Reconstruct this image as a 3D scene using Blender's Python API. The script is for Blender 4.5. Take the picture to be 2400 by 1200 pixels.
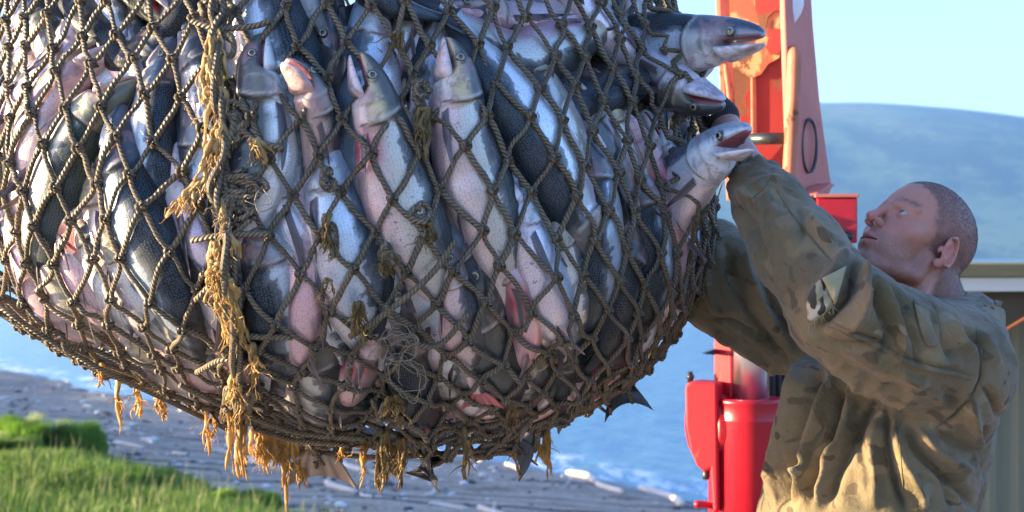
import bpy, math, random
import numpy as np
from mathutils import Vector, Matrix
R = math.radians
for o in list(bpy.data.objects): bpy.data.objects.remove(o)
col = bpy.context.scene.collection
scn = bpy.context.scene

# ------------------------------------------------------------------ camera, sky, sun, exposure
CZ = 5.0                      # camera height above the sea
F = 3333.33                   # focal length in photo pixels (50 mm on a 36 mm wide frame, 2400 px)
cam_d = bpy.data.cameras.new('camera'); cam = bpy.data.objects.new('camera', cam_d); col.objects.link(cam)
cam.location = (0, 0, CZ); cam.rotation_euler = (R(90), 0, 0)
cam_d.lens = 50; cam_d.sensor_width = 36; cam_d.clip_start = .05; cam_d.clip_end = 20000
cam_d.dof.use_dof = True; cam_d.dof.focus_distance = 2.62; cam_d.dof.aperture_fstop = 6.3
scn.camera = cam

HAZE = 1.8e-4
SUN_AZ, SUN_EL = 90, 5.0      # degrees left of the view axis, above the horizon
sdir = Vector((-math.sin(R(SUN_AZ))*math.cos(R(SUN_EL)), math.cos(R(SUN_AZ))*math.cos(R(SUN_EL)), math.sin(R(SUN_EL))))
w = bpy.data.worlds.new('World'); scn.world = w; w.use_nodes = True
nt = w.node_tree; bg = nt.nodes['Background']
sky = nt.nodes.new('ShaderNodeTexSky'); sky.sky_type = 'NISHITA'; sky.sun_disc = False
sky.sun_elevation = R(SUN_EL); sky.sun_rotation = R(-SUN_AZ)
sky.air_density = .9; sky.dust_density = 1.4; sky.ozone_density = 3.5
tint = nt.nodes.new('ShaderNodeMix'); tint.data_type = 'RGBA'; tint.blend_type = 'MULTIPLY'; tint.inputs[0].default_value = 1; tint.inputs[7].default_value = (1.26, .90, .93, 1)
nt.links.new(sky.outputs[0], tint.inputs[6]); nt.links.new(tint.outputs[2], bg.inputs[0]); bg.inputs[1].default_value = 0.15
sl = bpy.data.lights.new('sun', 'SUN'); sl.energy = 3.4; sl.angle = R(.5); sl.color = (1, .80, .50)
so = bpy.data.objects.new('sun', sl); col.objects.link(so); so.rotation_euler = sdir.to_track_quat('Z', 'Y').to_euler()
scn.view_settings.view_transform = 'Standard'; scn.view_settings.look = 'None'
scn.view_settings.exposure = 3.12; scn.view_settings.gamma = 1
scn.cycles.max_bounces = 6; scn.cycles.volume_bounces = 0; scn.cycles.transparent_max_bounces = 6
scn.cycles.use_denoising = True

def at(px, py, d):            # photo pixel + depth in metres -> world point
    return np.array(((px-1200)/F*d, d, CZ-(py-600)/F*d))

# ------------------------------------------------------------------ helpers
def nm(): return bpy.data.materials.new
class NT:
    def __init__(s, name):
        s.m = bpy.data.materials.new(name); s.m.use_nodes = True; s.t = s.m.node_tree
        s.b = s.t.nodes['Principled BSDF']; s.out = s.t.nodes['Material Output']
    def n(s, typ, **kw):
        o = s.t.nodes.new('ShaderNode'+typ)
        for k, v in kw.items():
            if k.startswith('i_'):
                k2 = k[2:]; k2 = int(k2) if k2.isdigit() else k2.replace('_', ' ')
                s.set(o.inputs[k2], v)
            else: setattr(o, k, v)
        return o
    def set(s, inp, v):
        if isinstance(v, bpy.types.NodeSocket): s.t.links.new(v, inp)
        else: inp.default_value = v
    def p(s, name, v): s.set(s.b.inputs[name], v)
    def noise(s, vec, scale, detail=4, rough=.5, dist=0, dim='3D'):
        return s.n('TexNoise', i_Vector=vec, i_Scale=scale, i_Detail=detail, i_Roughness=rough, i_Distortion=dist).outputs['Fac']
    def math(s, op, a, b=0.0, c=0.0, clamp=False):
        o = s.n('Math', operation=op, use_clamp=clamp); s.set(o.inputs[0], a); s.set(o.inputs[1], b); s.set(o.inputs[2], c); return o.outputs[0]
    def ramp(s, f, a, b, lo=0.0, hi=1.0):       # smooth step between a and b
        o = s.n('MapRange', interpolation_type='SMOOTHSTEP'); s.set(o.inputs['Value'], f)
        for k, v in zip(('From Min', 'From Max', 'To Min', 'To Max'), (a, b, lo, hi)): s.set(o.inputs[k], v)
        return o.outputs[0]
    def mix(s, f, a, b, blend='MIX'):
        o = s.n('Mix', data_type='RGBA', blend_type=blend); s.set(o.inputs[0], f)
        for k, v in ((6, a), (7, b)):
            s.set(o.inputs[k], v if isinstance(v, bpy.types.NodeSocket) else (*v, 1) if len(v) == 3 else v)
        return o.outputs[2]
    def bump(s, h, strength=.5, dist=.01, normal=None):
        o = s.n('Bump', i_Strength=strength, i_Distance=dist); s.set(o.inputs['Height'], h)
        if normal: s.set(o.inputs['Normal'], normal)
        return o.outputs[0]
    def obj(s): return s.n('TexCoord').outputs['Object']
    def geo(s): return s.n('NewGeometry').outputs['Position']
    def map(s, v, scale=(1, 1, 1), loc=(0, 0, 0), rot=(0, 0, 0)):
        return s.n('Mapping', i_Vector=v, i_Scale=scale, i_Location=loc, i_Rotation=rot).outputs[0]

def rgb(*a): return (*a, 1)

class MB:                      # mesh collector: vertices, faces, optional point colours
    def __init__(s): s.v = []; s.f = []; s.n = 0; s.uv = []; s.c = []
    def add(s, v, f, c=None, uv=None):
        v = np.asarray(v, float).reshape(-1, 3)
        s.v.append(v); s.f += [tuple(i+s.n for i in q) for q in f]; s.n += len(v)
        s.c.append(np.tile((1, 1, 1), (len(v), 1)) if c is None else np.broadcast_to(np.asarray(c, float), (len(v), 3)))
        s.uv.append(np.zeros((len(v), 2)) if uv is None else uv)
    def box(s, lo, hi, M=None, c=None):
        x0, y0, z0 = lo; x1, y1, z1 = hi
        v = np.array([(x, y, z) for z in (z0, z1) for y in (y0, y1) for x in (x0, x1)], float)
        if M is not None: v = v@np.array(M)[:3, :3].T+np.array(M)[:3, 3]
        s.add(v, [(0, 2, 3, 1), (4, 5, 7, 6), (0, 1, 5, 4), (2, 6, 7, 3), (0, 4, 6, 2), (1, 3, 7, 5)], c)
    def tube(s, pts, rad, n=8, caps=True, c=None, squash=1.0):
        v, f, uv = tube_geo(pts, rad, n, caps, squash); s.add(v, f, c, uv)
    def prism(s, poly, a, b, M=None, c=None):     # poly in (x, z), extruded in y from a to b
        k = len(poly)
        v = np.array([(x, a, z) for x, z in poly]+[(x, b, z) for x, z in poly], float)
        if M is not None: v = v@np.array(M)[:3, :3].T+np.array(M)[:3, 3]
        s.add(v, [tuple(range(k)), tuple(range(2*k-1, k-1, -1))]+[(i, i+k, (i+1) % k+k, (i+1) % k) for i in range(k)], c)
    def lathe(s, prof, n=32, M=None, c=None):      # prof: (r, z)
        a = np.linspace(0, 2*np.pi, n, endpoint=False)
        v = np.concatenate([np.stack((r*np.cos(a), r*np.sin(a), np.full(n, z)), 1) for r, z in prof])
        if M is not None: v = v@np.array(M)[:3, :3].T+np.array(M)[:3, 3]
        f = [(i*n+j, i*n+(j+1) % n, (i+1)*n+(j+1) % n, (i+1)*n+j) for i in range(len(prof)-1) for j in range(n)]
        f += [tuple(range(n))[::-1], tuple(range((len(prof)-1)*n, len(prof)*n))]
        s.add(v, f, c)
    def build(s, name, mat, parent=None, origin=(0, 0, 0), smooth=True, bevel=0, recalc=False):
        V = np.concatenate(s.v); me = bpy.data.meshes.new(name)
        me.from_pydata((V-np.array(origin)).tolist(), [], s.f)
        if recalc:
            import bmesh
            bm = bmesh.new(); bm.from_mesh(me); bmesh.ops.recalc_face_normals(bm, faces=bm.faces); bm.to_mesh(me); bm.free()
        C = np.concatenate(s.c); ca = me.color_attributes.new('Col', 'FLOAT_COLOR', 'POINT')
        ca.data.foreach_set('color', np.c_[C, np.ones(len(C))].astype(np.float32).ravel())
        UV = np.concatenate(s.uv)
        if UV.any():
            ul = me.uv_layers.new(name='UVMap'); li = np.empty(len(me.loops), np.int32); me.loops.foreach_get('vertex_index', li)
            ul.data.foreach_set('uv', UV[li].astype(np.float32).ravel())
        me.materials.append(mat)
        me.polygons.foreach_set('use_smooth', [smooth]*len(me.polygons)); me.update()
        o = bpy.data.objects.new(name, me); col.objects.link(o)
        o.location = origin
        if parent is not None:
            o.parent = parent; o.location = Vector(origin)-parent.location
        if bevel:
            b = o.modifiers.new('bevel', 'BEVEL'); b.width = bevel; b.segments = 2; b.limit_method = 'ANGLE'; b.angle_limit = R(40)
            b.harden_normals = False
            me.polygons.foreach_set('use_smooth', [False]*len(me.polygons))
        return o

def frames(P):
    T = np.gradient(P, axis=0); T /= np.linalg.norm(T, axis=1)[:, None]+1e-12
    a = np.array((0, 0, 1.)) if abs(T[0, 2]) < .9 else np.array((1., 0, 0))
    N = np.zeros_like(P); n = a-T[0]*(a@T[0]); n /= np.linalg.norm(n)
    for i in range(len(P)):
        n = n-T[i]*(n@T[i]); n /= np.linalg.norm(n)+1e-12; N[i] = n
    return T, N, np.cross(T, N)

def tube_geo(pts, rad, n=8, caps=True, squash=1.0):
    P = np.asarray(pts, float); k = len(P); rad = np.broadcast_to(np.asarray(rad, float), (k,))
    T, N, B = frames(P); a = np.linspace(0, 2*np.pi, n, endpoint=False)
    V = P[:, None]+rad[:, None, None]*(np.cos(a)[None, :, None]*N[:, None]+squash*np.sin(a)[None, :, None]*B[:, None])
    L = np.r_[0, np.cumsum(np.linalg.norm(np.diff(P, axis=0), axis=1))]
    uv = np.stack(np.broadcast_arrays(L[:, None], np.abs(((a/np.pi) % 2)-0)[None]), -1).reshape(-1, 2)
    f = [(i*n+j, i*n+(j+1) % n, (i+1)*n+(j+1) % n, (i+1)*n+j) for i in range(k-1) for j in range(n)]
    if caps: f += [tuple(range(n))[::-1], tuple(range((k-1)*n, k*n))]
    return V.reshape(-1, 3), f, uv

def crom(P, n):                # Catmull-Rom resample, n points, by arc length
    P = np.asarray(P, float)
    if len(P) == 2: return P[0]+(P[1]-P[0])*np.linspace(0, 1, n)[:, None]
    Q = np.vstack((2*P[0]-P[1], P, 2*P[-1]-P[-2])); out = []
    for i in range(len(P)-1):
        p0, p1, p2, p3 = Q[i:i+4]; t = np.linspace(0, 1, 16, endpoint=False)[:, None]
        out.append(.5*((2*p1)+(-p0+p2)*t+(2*p0-5*p1+4*p2-p3)*t*t+(-p0+3*p1-3*p2+p3)*t**3))
    out.append(P[-1:]); D = np.vstack(out); L = np.r_[0, np.cumsum(np.linalg.norm(np.diff(D, axis=0), axis=1))]
    s = np.linspace(0, L[-1], n); return np.stack([np.interp(s, L, D[:, k]) for k in range(D.shape[1])], 1)

def tag(o, label=None, cat=None, group=None, kind=None):
    for k, v in (('label', label), ('category', cat), ('group', group), ('kind', kind)):
        if v: o[k] = v
    return o
def empty(name, loc):
    o = bpy.data.objects.new(name, None); col.objects.link(o); o.location = Vector(loc); o.empty_display_size = .1
    bpy.context.view_layer.update(); return o
def sstep(x, a, b):
    t = np.clip((x-a)/(b-a), 0, 1); return t*t*(3-2*t)
def vnoise(P, scale, seed=0):   # cheap smooth value noise on N x 3 points
    P = np.asarray(P, float)*scale; I = np.floor(P).astype(np.int64); Fr = P-I; Fr = Fr*Fr*(3-2*Fr); r = 0
    for dx in (0, 1):
        for dy in (0, 1):
            for dz in (0, 1):
                h = (I[..., 0]+dx)*73856093 ^ (I[..., 1]+dy)*19349663 ^ (I[..., 2]+dz)*83492791 ^ (seed*2654435761 & 0xffffffff)
                h = (h ^ (h >> 13))*1274126177 & 0x7fffffff; h = ((h ^ (h >> 16)) & 0xffff)/65535.
                wgt = (Fr[..., 0] if dx else 1-Fr[..., 0])*(Fr[..., 1] if dy else 1-Fr[..., 1])*(Fr[..., 2] if dz else 1-Fr[..., 2])
                r = r+h*wgt
    return r*2-1

# ------------------------------------------------------------------ ground, sea, hills
def shore_s(x, y): return (x+22.2)*-.793+(y-61.7)*-.61      # metres inland of the water's edge
def ground_z(x, y):
    P = np.stack((x, y, 0*x), -1)
    s = shore_s(x, y)+.9*vnoise(P, .12, 3)+.25*vnoise(P, .5, 4)
    z = np.where(s > 0, .085*np.minimum(s, 9), np.maximum(.12*s, -4))
    z = z+.35*sstep(s, 8.2, 10.5)
    near = sstep(14.5-np.abs(y-0)*1.0, 0, 8)*sstep(x, -60, -20)
    z = z*(1-near)+3.3*near
    return z+np.where(s > 0, .03*vnoise(P, 1.3, 5), 0)*(1-near)
def axis_pts(lo, hi, c0, c1, st, grow=1.12):
    a = list(np.arange(c0, c1, st)); d = st
    while a[-1] < hi: d *= grow; a.append(a[-1]+d)
    d = st; b = []; x = c0
    while x > lo: d *= grow; x -= d; b.append(x)
    return np.array(b[::-1]+a)
xs = axis_pts(-1500, 5000, -30, 12, .22); ys = axis_pts(-3000, 7900, -2, 66, .22)
X, Y = np.meshgrid(xs, ys); Z = ground_z(X, Y)
def grid_faces(ny, nx):
    i = np.arange(ny-1)[:, None]*nx+np.arange(nx-1)[None]; return np.stack((i, i+1, i+nx+1, i+nx), -1).reshape(-1, 4).tolist()
m = NT('beach_ground'); g = m.geo()
spx = m.math('ADD', m.math('MULTIPLY', m.n('SeparateXYZ', i_0=g).outputs[0], -.793), m.math('MULTIPLY', m.n('SeparateXYZ', i_0=g).outputs[1], -.61))
sdist = m.math('ADD', spx, 22.2*-.793+61.7*.61)
wob = m.math('ADD', sdist, m.math('MULTIPLY', m.math('SUBTRACT', m.noise(g, .35, 4), .5), 5))
fine = m.noise(g, 9, 8, .7); strip = m.noise(m.map(g, (1, 1, 1), rot=(0, 0, R(52))), .6, 6, .6)
stripes = m.noise(m.map(g, (.12, 1.6, 1), rot=(0, 0, R(-52))), 1.6, 5, .65)
c = m.mix(m.ramp(fine, .3, .7), (.22, .175, .13), (.50, .42, .33))
c = m.mix(m.ramp(stripes, .48, .62), c, (.045, .04, .038))
c = m.mix(m.math('MULTIPLY', m.ramp(m.noise(g, 1.1, 6, .7), .55, .66), .7), c, (.11, .075, .045))
wet = m.ramp(wob, -1.2, 1.0, 1, 0)
c = m.mix(m.math('MULTIPLY', wet, .65), c, (.05, .055, .065))
grs = m.ramp(m.math('ADD', sdist, m.math('MULTIPLY', m.math('SUBTRACT', m.noise(g, .8, 4), .5), 1.5)), 9, 9.8)
c = m.mix(grs, c, m.mix(m.noise(g, 3, 5), (.03, .06, .012), (.06, .09, .025)))
near_ = m.ramp(m.n('SeparateXYZ', i_0=g).outputs[1], 13, 9)
c = m.mix(near_, c, m.mix(fine, (.24, .21, .17), (.46, .42, .35)))  # unseen near ground, set to pale gravel to bounce light upward
m.p('Base Color', c); m.p('Roughness', m.math('SUBTRACT', .95, m.math('MULTIPLY', wet, .6))); m.p('Normal', m.bump(m.noise(g, 7, 8, .75), .7, .08))
gb = MB(); gb.add(np.stack((X, Y, Z), -1), grid_faces(*X.shape))
tag(gb.build('ground', m.m), kind='structure')

m = NT('sea_water'); g = m.geo()
wob2 = m.math('ADD', m.math('ADD', m.math('ADD', m.math('MULTIPLY', m.n('SeparateXYZ', i_0=g).outputs[0], -.793), m.math('MULTIPLY', m.n('SeparateXYZ', i_0=g).outputs[1], -.61)), 22.2*-.793+61.7*.61),
              m.math('MULTIPLY', m.math('SUBTRACT', m.noise(g, .22, 3), .5), 4))
foamn = m.noise(m.map(g, (1, .35, 1), rot=(0, 0, R(52))), 1.1, 7, .7)
foam = m.math('MULTIPLY', m.math('MULTIPLY', m.ramp(wob2, -3.0, -1.2), m.ramp(wob2, -.1, -1.0)), m.ramp(foamn, .47, .60))
m.p('Base Color', m.mix(foam, m.mix(m.noise(g, .05, 4), (.10, .26, .38), (.14, .32, .44)), (.85, .88, .9))); m.p('Roughness', m.math('ADD', .12, m.math('MULTIPLY', foam, .6))); m.p('IOR', 1.33)
wv = m.math('ADD', m.noise(m.map(g, (.5, 1.3, 1), rot=(0, 0, R(20))), 1.2, 5, .6), m.math('MULTIPLY', m.noise(g, .25, 3), 1.5))
m.p('Normal', m.bump(wv, .55, .35))
wx = axis_pts(-1500, 5000, -60, 60, 8, 1.25); wy = axis_pts(-3000, 7900, -10, 120, 8, 1.35); X, Y = np.meshgrid(wx, wy)
gb = MB(); gb.add(np.stack((X, Y, 0*X), -1), grid_faces(*X.shape)); tag(gb.build('sea', m.m), kind='structure')

# far shore hills: height field standing on the sea
def hills(name, y0, y1, ridge, seed, mat):
    nx, ny = 260, 60
    x = np.linspace(-1700, 5200, nx); t = np.linspace(0, 1, ny); X, T_ = np.meshgrid(x, t); Y = y0+(y1-y0)*T_
    px = 1200+X/((y0*.35+y1*.65))*F
    H = np.interp(px, [r[0] for r in ridge], [r[1] for r in ridge]); H = (600-H)/F*(y0*.35+y1*.65)+CZ
    P = np.stack((X, Y, 0*X), -1)
    prof = np.where(T_ < .65, np.sin(np.clip(T_/.65, 0, 1)*np.pi/2)**.9, np.cos((T_-.65)/.35*np.pi/2))
    Z = H*prof*(1+.05*vnoise(P, .0016, seed)*np.minimum(1, 4*(1-abs(T_-.65))))+22*vnoise(P, .004, seed+1)*prof*(1-prof)*3-1.5*(1-prof)-3*(T_ < .01)
    gb = MB(); gb.add(np.stack((X, Y, Z), -1), grid_faces(ny, nx)); return tag(gb.build(name, mat), kind='structure')
m = NT('hill_cover'); g = m.geo()
c = m.mix(m.ramp(m.noise(g, .004, 8, .65), .42, .6), (.01, .035, .05), (.14, .18, .09))
c = m.mix(m.ramp(m.noise(m.map(g, (1, 1, 4)), .012, 7, .7), .5, .66), c, (.02, .06, .05))
hz = m.n('SeparateXYZ', i_0=g).outputs[2]
c = m.mix(m.math('MULTIPLY', m.ramp(m.math('ADD', hz, m.math('MULTIPLY', m.noise(g, .006, 5), 160)), 330, 430), .5), c, (.13, .16, .12))
m.p('Base Color', c); m.p('Roughness', .95)
hills('hills', 2600, 4000, [(-2000, 560), (300, 520), (1000, 380), (1500, 290), (1800, 250), (1920, 251), (2000, 250), (2100, 256), (2200, 264), (2290, 274), (2400, 289), (2700, 330), (3400, 500), (5000, 590)], 7, m.m)
hills('far_hills', 4400, 5400, [(-2000, 590), (1000, 420), (1700, 300), (1880, 238), (1925, 242), (1990, 262), (2200, 330), (3000, 560), (5000, 595)], 17, m.m)

# ------------------------------------------------------------------ loader crane behind the man
def paint(name, base, rough=.35, rust=.5, fade=None, spec=.5, fleck=(.5, .3, .25)):
    m = NT(name); g = m.obj()
    n1 = m.noise(g, 9, 8, .7); n2 = m.noise(g, 60, 5, .7)
    c = m.mix(m.ramp(m.noise(g, 4, 5), .3, .7), base, tuple(x*.82 for x in base))
    if fade: c = m.mix(m.ramp(m.noise(m.map(g, (1, 1, .6)), 11, 6, .6), .47, .53), c, fade)
    c = m.mix(m.math('MULTIPLY', m.ramp(n2, .64, .7), .6), c, fleck)
    rm = m.ramp(m.math('ADD', n1, m.math('MULTIPLY', n2, .25)), .80-.14*rust, .84-.14*rust)
    c = m.mix(rm, c, m.mix(n2, (.10, .035, .02), (.22, .10, .05)))
    m.p('Base Color', c); m.p('Roughness', m.math('ADD', rough, m.math('MULTIPLY', rm, .45))); m.p('Normal', m.bump(m.math('SUBTRACT', m.math('MULTIPLY', n2, .3), rm), .35, .002))
    m.p('Specular IOR Level', spec)
    return m.m
red = paint('red_gloss_paint', (.46, .008, .022), .34, .15, fleck=(.45, .1, .1))
redm = paint('red_satin_paint', (.46, .010, .024), .55, .15, fleck=(.4, .06, .06), spec=.25)
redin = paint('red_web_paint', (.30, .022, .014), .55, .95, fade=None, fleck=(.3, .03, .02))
orange = paint('sunlit_rust_paint', (.46, .10, .045), .7, .75, fade=(.62, .30, .13), fleck=(.5, .2, .08))  # rusty faded orange that also paints the sun on the upper web
pink = paint('sunlit_faded_paint', (.56, .17, .125), .6, .35, fleck=(.75, .55, .5))  # faded red, lightened further to stand in for sun on the plate
rustp = paint('rusty_pipe_paint', (.55, .19, .10), .7, .8, fade=(.42, .14, .07))
dark = NT('dark_steel'); dark.p('Base Color', rgb(.05, .055, .06)); dark.p('Metallic', .6); dark.p('Roughness', .4); dark = dark.m
blk = NT('black_rubber'); blk.p('Base Color', rgb(.012, .012, .013)); blk.p('Roughness', .6); blk = blk.m
chrome = NT('chrome'); chrome.p('Base Color', rgb(.9, .92, .95)); chrome.p('Metallic', 1.0); chrome.p('Roughness', .30); chrome = chrome.m
white = NT('white_scuffed_paint'); white.p('Base Color', rgb(.8, .82, .84)); white.p('Roughness', .5); white = white.m

crane = empty('loader_crane', at(1760, 600, 4.6)*np.array((1, 1, 0))+np.array((0, 0, 3.3)))
tag(crane, 'red loader crane with faded pink boom post and chrome ram behind the man', 'crane')
def quad_plate(pts_px, d0, d1, name, mat, th=.03, parent=crane, bevel=.004):
    # polygon given by photo pixels; depth runs linearly from d0 (left) to d1 (right); real thickness th away from camera
    xs_ = [p[0] for p in pts_px]; a, b = min(xs_), max(xs_)
    P = [at(p[0], p[1], d0+(d1-d0)*(p[0]-a)/max(b-a, 1)) for p in pts_px]
    P = np.array(P); n = np.cross(P[1]-P[0], P[2]-P[0]); n /= np.linalg.norm(n)
    if n[1] < 0: n = -n
    k = len(P); mb = MB(); mb.add(np.vstack((P, P+n*th)), [tuple(range(k)), tuple(range(2*k-1, k-1, -1))]+[(i, i+k, (i+1) % k+k, (i+1) % k) for i in range(k)])
    return mb.build(name, mat, parent, origin=P.mean(0), smooth=False, bevel=bevel, recalc=True)
# side plate (faded pink, its sunlight put into the colour), web panels, flange
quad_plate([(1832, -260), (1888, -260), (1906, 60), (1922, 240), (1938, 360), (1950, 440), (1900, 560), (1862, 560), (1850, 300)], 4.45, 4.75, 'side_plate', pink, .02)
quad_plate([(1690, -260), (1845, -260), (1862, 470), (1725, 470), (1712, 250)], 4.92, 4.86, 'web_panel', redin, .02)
quad_plate([(1686, -260), (1834, -260), (1838, 20), (1836, 90), (1826, 135), (1800, 150), (1783, 175), (1763, 182), (1735, 168), (1706, 150)], 4.905, 4.845, 'sunlit_rust_patch', orange, .009, bevel=0)  # patch of sunlight painted on the upper web, mixed with rust
quad_plate([(1758, -260), (1768, -260), (1774, 320), (1762, 320)], 4.88, 4.88, 'web_rib', rustp, .02)
quad_plate([(1676, -260), (1696, -260), (1735, 470), (1716, 470), (1706, 300)], 4.62, 4.9, 'left_flange', rustp, .02)
quad_plate([(1760, -260), (1834, -260), (1836, 20), (1812, 28), (1800, 40), (1795, 62), (1812, 70), (1832, 66), (1836, 112), (1822, 126), (1808, 128), (1795, 112), (1800, 88), (1780, 60), (1770, 20)], 4.872, 4.833, 'paint_remnant', redin, .006, bevel=0)
mb = MB(); mb.tube(crom([at(1858, 118, 4.52), at(1862, 140, 4.48), at(1856, 300, 4.46), at(1850, 420, 4.46), at(1846, 560, 4.46)], 30), np.r_[.013, np.full(29, .022)], 16)
mb.build('rusty_pipe', rustp, crane, origin=at(1855, 270, 4.46))
mb = MB(); mb.tube([at(1750, 326, 4.62), at(1848, 324, 4.55)], .019, 16); mb.build('cross_shaft', dark, crane, origin=at(1800, 325, 4.6))
mb = MB(); mb.tube(crom([at(1700, 150, 4.7), at(1712, 250, 4.7), at(1722, 360, 4.72)], 16), .008, 8); mb.build('steel_cable', rustp, crane, origin=at(1710, 250, 4.7))
mb = MB(); mb.tube(crom([at(1853, -60, 4.52), at(1858, 20, 4.52), at(1856, 62, 4.53)], 20), np.array([.036]*12+[.034, .031, .028, .023, .018, .012, .008, .003]), 20, squash=.12)
mb.build('white_paint_mark', white, crane, origin=at(1855, 0, 4.52))
# oval scar on the plate (weld bead)
a = np.linspace(0, 2*np.pi, 40); el = [at(1897+17*np.cos(t), 342+62*np.sin(t), 4.60+.0016*17*np.cos(t)) for t in a]
mb = MB(); mb.tube(el, .0035+.0025*np.abs(np.sin(a*1.5+.6)), 6, caps=False); mb.build('weld_bead', dark, crane, origin=at(1897, 342, 4.6))
quad_plate([(1888, 474), (1950, 428), (1960, 432), (1902, 482)], 4.42, 4.62, 'foot_flange', pink, .06)
quad_plate([(1850, 505), (1888, 474), (1902, 482), (1866, 560)], 4.40, 4.45, 'foot_gusset', redin, .04)
# red box
M = Matrix.Translation(Vector(at(1956, 515, 4.5)))@Matrix.Rotation(R(-8), 4, 'Z')
mb = MB(); mb.box((-.062, -.09, -.075), (.062, .1, .066), M); mb.build('valve_box', red, crane, origin=at(1956, 515, 4.5), smooth=False, bevel=.005)
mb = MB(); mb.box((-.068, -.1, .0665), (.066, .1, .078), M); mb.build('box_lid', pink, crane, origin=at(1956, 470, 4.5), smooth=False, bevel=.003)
mb = MB()
for i, (dx, dz) in enumerate(((-.03, -.05), (0, -.042), (.03, -.055), (.012, -.075), (-.02, -.085))):
    Mi = M@Matrix.Translation((dx, -.1, dz))@Matrix.Rotation(R(90), 4, 'X'); mb.lathe([(.012, -.012), (.016, -.012), (.016, .008), (.009, .010), (.009, .03)], 6 if i % 2 else 12, Mi)
mb.build('hose_fitting', dark, crane, origin=at(1956, 545, 4.4))
# chrome ram and red cylinder
D0 = 4.35
def lat(name, prof, px, py, mat, d=D0, n=40):
    o = at(px, py, d); mb = MB(); mb.lathe([(r, z) for r, z in prof], n, Matrix.Translation(Vector(o))); return mb.build(name, mat, crane, origin=o)
pm = D0/F
lat('chrome_rod', [(43*pm, -20*pm), (43*pm, 400*pm)], 1757, 935, chrome)
lat('cylinder_barrel', [(0, -600*pm), (78*pm, -600*pm), (78*pm, -48*pm), (78.8*pm, -46*pm), (78.8*pm, -44*pm), (78*pm, -42*pm), (78*pm, -10*pm), (80*pm, -6*pm), (80*pm, 0), (76*pm, 3*pm), (44*pm, 3*pm)], 1757, 935, red)
quad_plate([(1672, 795), (1716, 792), (1716, 940), (1672, 940)], D0+.02, D0-.02, 'guard_plate', red, .12, bevel=.006)
# round gear housing seen edge-on at left
Mh = Matrix.Translation(Vector(at(1668, 998, D0+.06)))@Matrix.Rotation(R(-70), 4, 'Z')@Matrix.Rotation(R(90), 4, 'X')
mb = MB(); rr = 92*pm
mb.lathe([(0, -.05), (rr*.95, -.05), (rr, -.045), (rr, -.02), (rr*1.06, -.018), (rr*1.06, .012), (rr, .014), (rr, .03), (rr*.93, .036), (0, .038)], 48, Mh)
mb.build('gear_housing', red, crane, origin=at(1655, 985, D0+.03))
quad_plate([(1604, 905), (1618, 893), (1680, 898), (1684, 1200), (1670, 1200), (1664, 1100), (1650, 1108), (1632, 1092), (1618, 1060), (1606, 1000)], D0-.01, D0-.06, 'housing_plate', redm, .09, bevel=.008)
quad_plate([(1672, 930), (1684, 930), (1684, 1600), (1672, 1600)], D0-.02, D0-.02, 'column_edge', red, .12)
mb = MB(); mb.lathe([(0, 0), (.009, 0), (.009, .012), (.012, .013), (.012, .024), (.008, .026), (.008, .034), (0, .034)], 6, Matrix.Translation(Vector(at(1618, 897, D0+.02)))); mb.build('grease_bolt', dark, crane, origin=at(1618, 897, D0+.02))
mb = MB(); mb.lathe([(0, -.02), (.010, -.02), (.012, -.01), (.012, .01), (0, .012)], 8, Matrix.Translation(Vector(at(1655, 1108, D0+.02)))); mb.build('drain_plug', dark, crane, origin=at(1655, 1108, D0+.02))
mb = MB(); mb.tube(crom([at(1628, 1186, D0-.02), at(1640, 1181, D0-.02), at(1662, 1184, D0-.01), at(1680, 1190, D0)], 14), np.r_[.006, .012, .013, np.full(11, .010)], 10); mb.build('lever_handle', red, crane, origin=at(1650, 1185, D0))
for k, px in enumerate((1812, 1828, 1844, 1858)):
    mb = MB(); mb.tube(crom([at(px, 800, D0+.12), at(px-2, 900, D0+.1), at(px+3, 1000, D0+.12)], 20), .013, 10); mb.build('hydraulic_hose', blk, crane, origin=at(px, 900, D0+.1))
mb = MB(); mb.prism([(-.035, 0), (.0, .013), (0, -.004)], -.02, .02, Matrix.Translation(Vector(at(1674, 828, D0)))); mb.build('side_tab', blk, crane, origin=at(1672, 828, D0), smooth=False)
# carrier under the crane, below the picture, so that the column stands on something
mb = MB(); o = at(1757, 1600, D0); mb.box((o[0]-.6, D0-.5, 3.3), (o[0]+.9, D0+1.3, o[2]+.05)); mb.build('crane_base', redin, crane, origin=(o[0], D0, 3.3), smooth=False, bevel=.02)

# ------------------------------------------------------------------ shed at the right edge
shed = empty('site_cabin', (at(2700, 600, 8)[0], 8.5, 3.3)); tag(shed, 'grey green metal cabin with overhanging flat roof at the right edge', 'cabin')
m = NT('grey_green_sheet'); g = m.obj()
c = m.mix(m.noise(m.map(g, (1, 1, .15)), 5, 5), (.10, .115, .075), (.15, .16, .105)); m.p('Base Color', c); m.p('Roughness', .6); m.p('Normal', m.bump(m.noise(g, 30, 4), .1, .002)); wallm = m.m
m = NT('roof_board'); g = m.obj(); m.p('Base Color', m.mix(m.noise(m.map(g, (.4, 1, 5)), 7, 6, .7), (.10, .085, .035), (.24, .20, .09))); m.p('Roughness', .8); roofm = m.m
m = NT('pale_trim'); g = m.obj(); m.p('Base Color', m.mix(m.noise(m.map(g, (1, 1, 6)), 6, 6, .7), (.42, .42, .36), (.60, .60, .52))); m.p('Roughness', .6); trimm = m.m
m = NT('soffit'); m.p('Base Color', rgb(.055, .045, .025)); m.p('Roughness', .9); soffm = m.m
d = 8.0
wl, wr = at(2310, 0, d)[0], at(3300, 0, d)[0]
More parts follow.
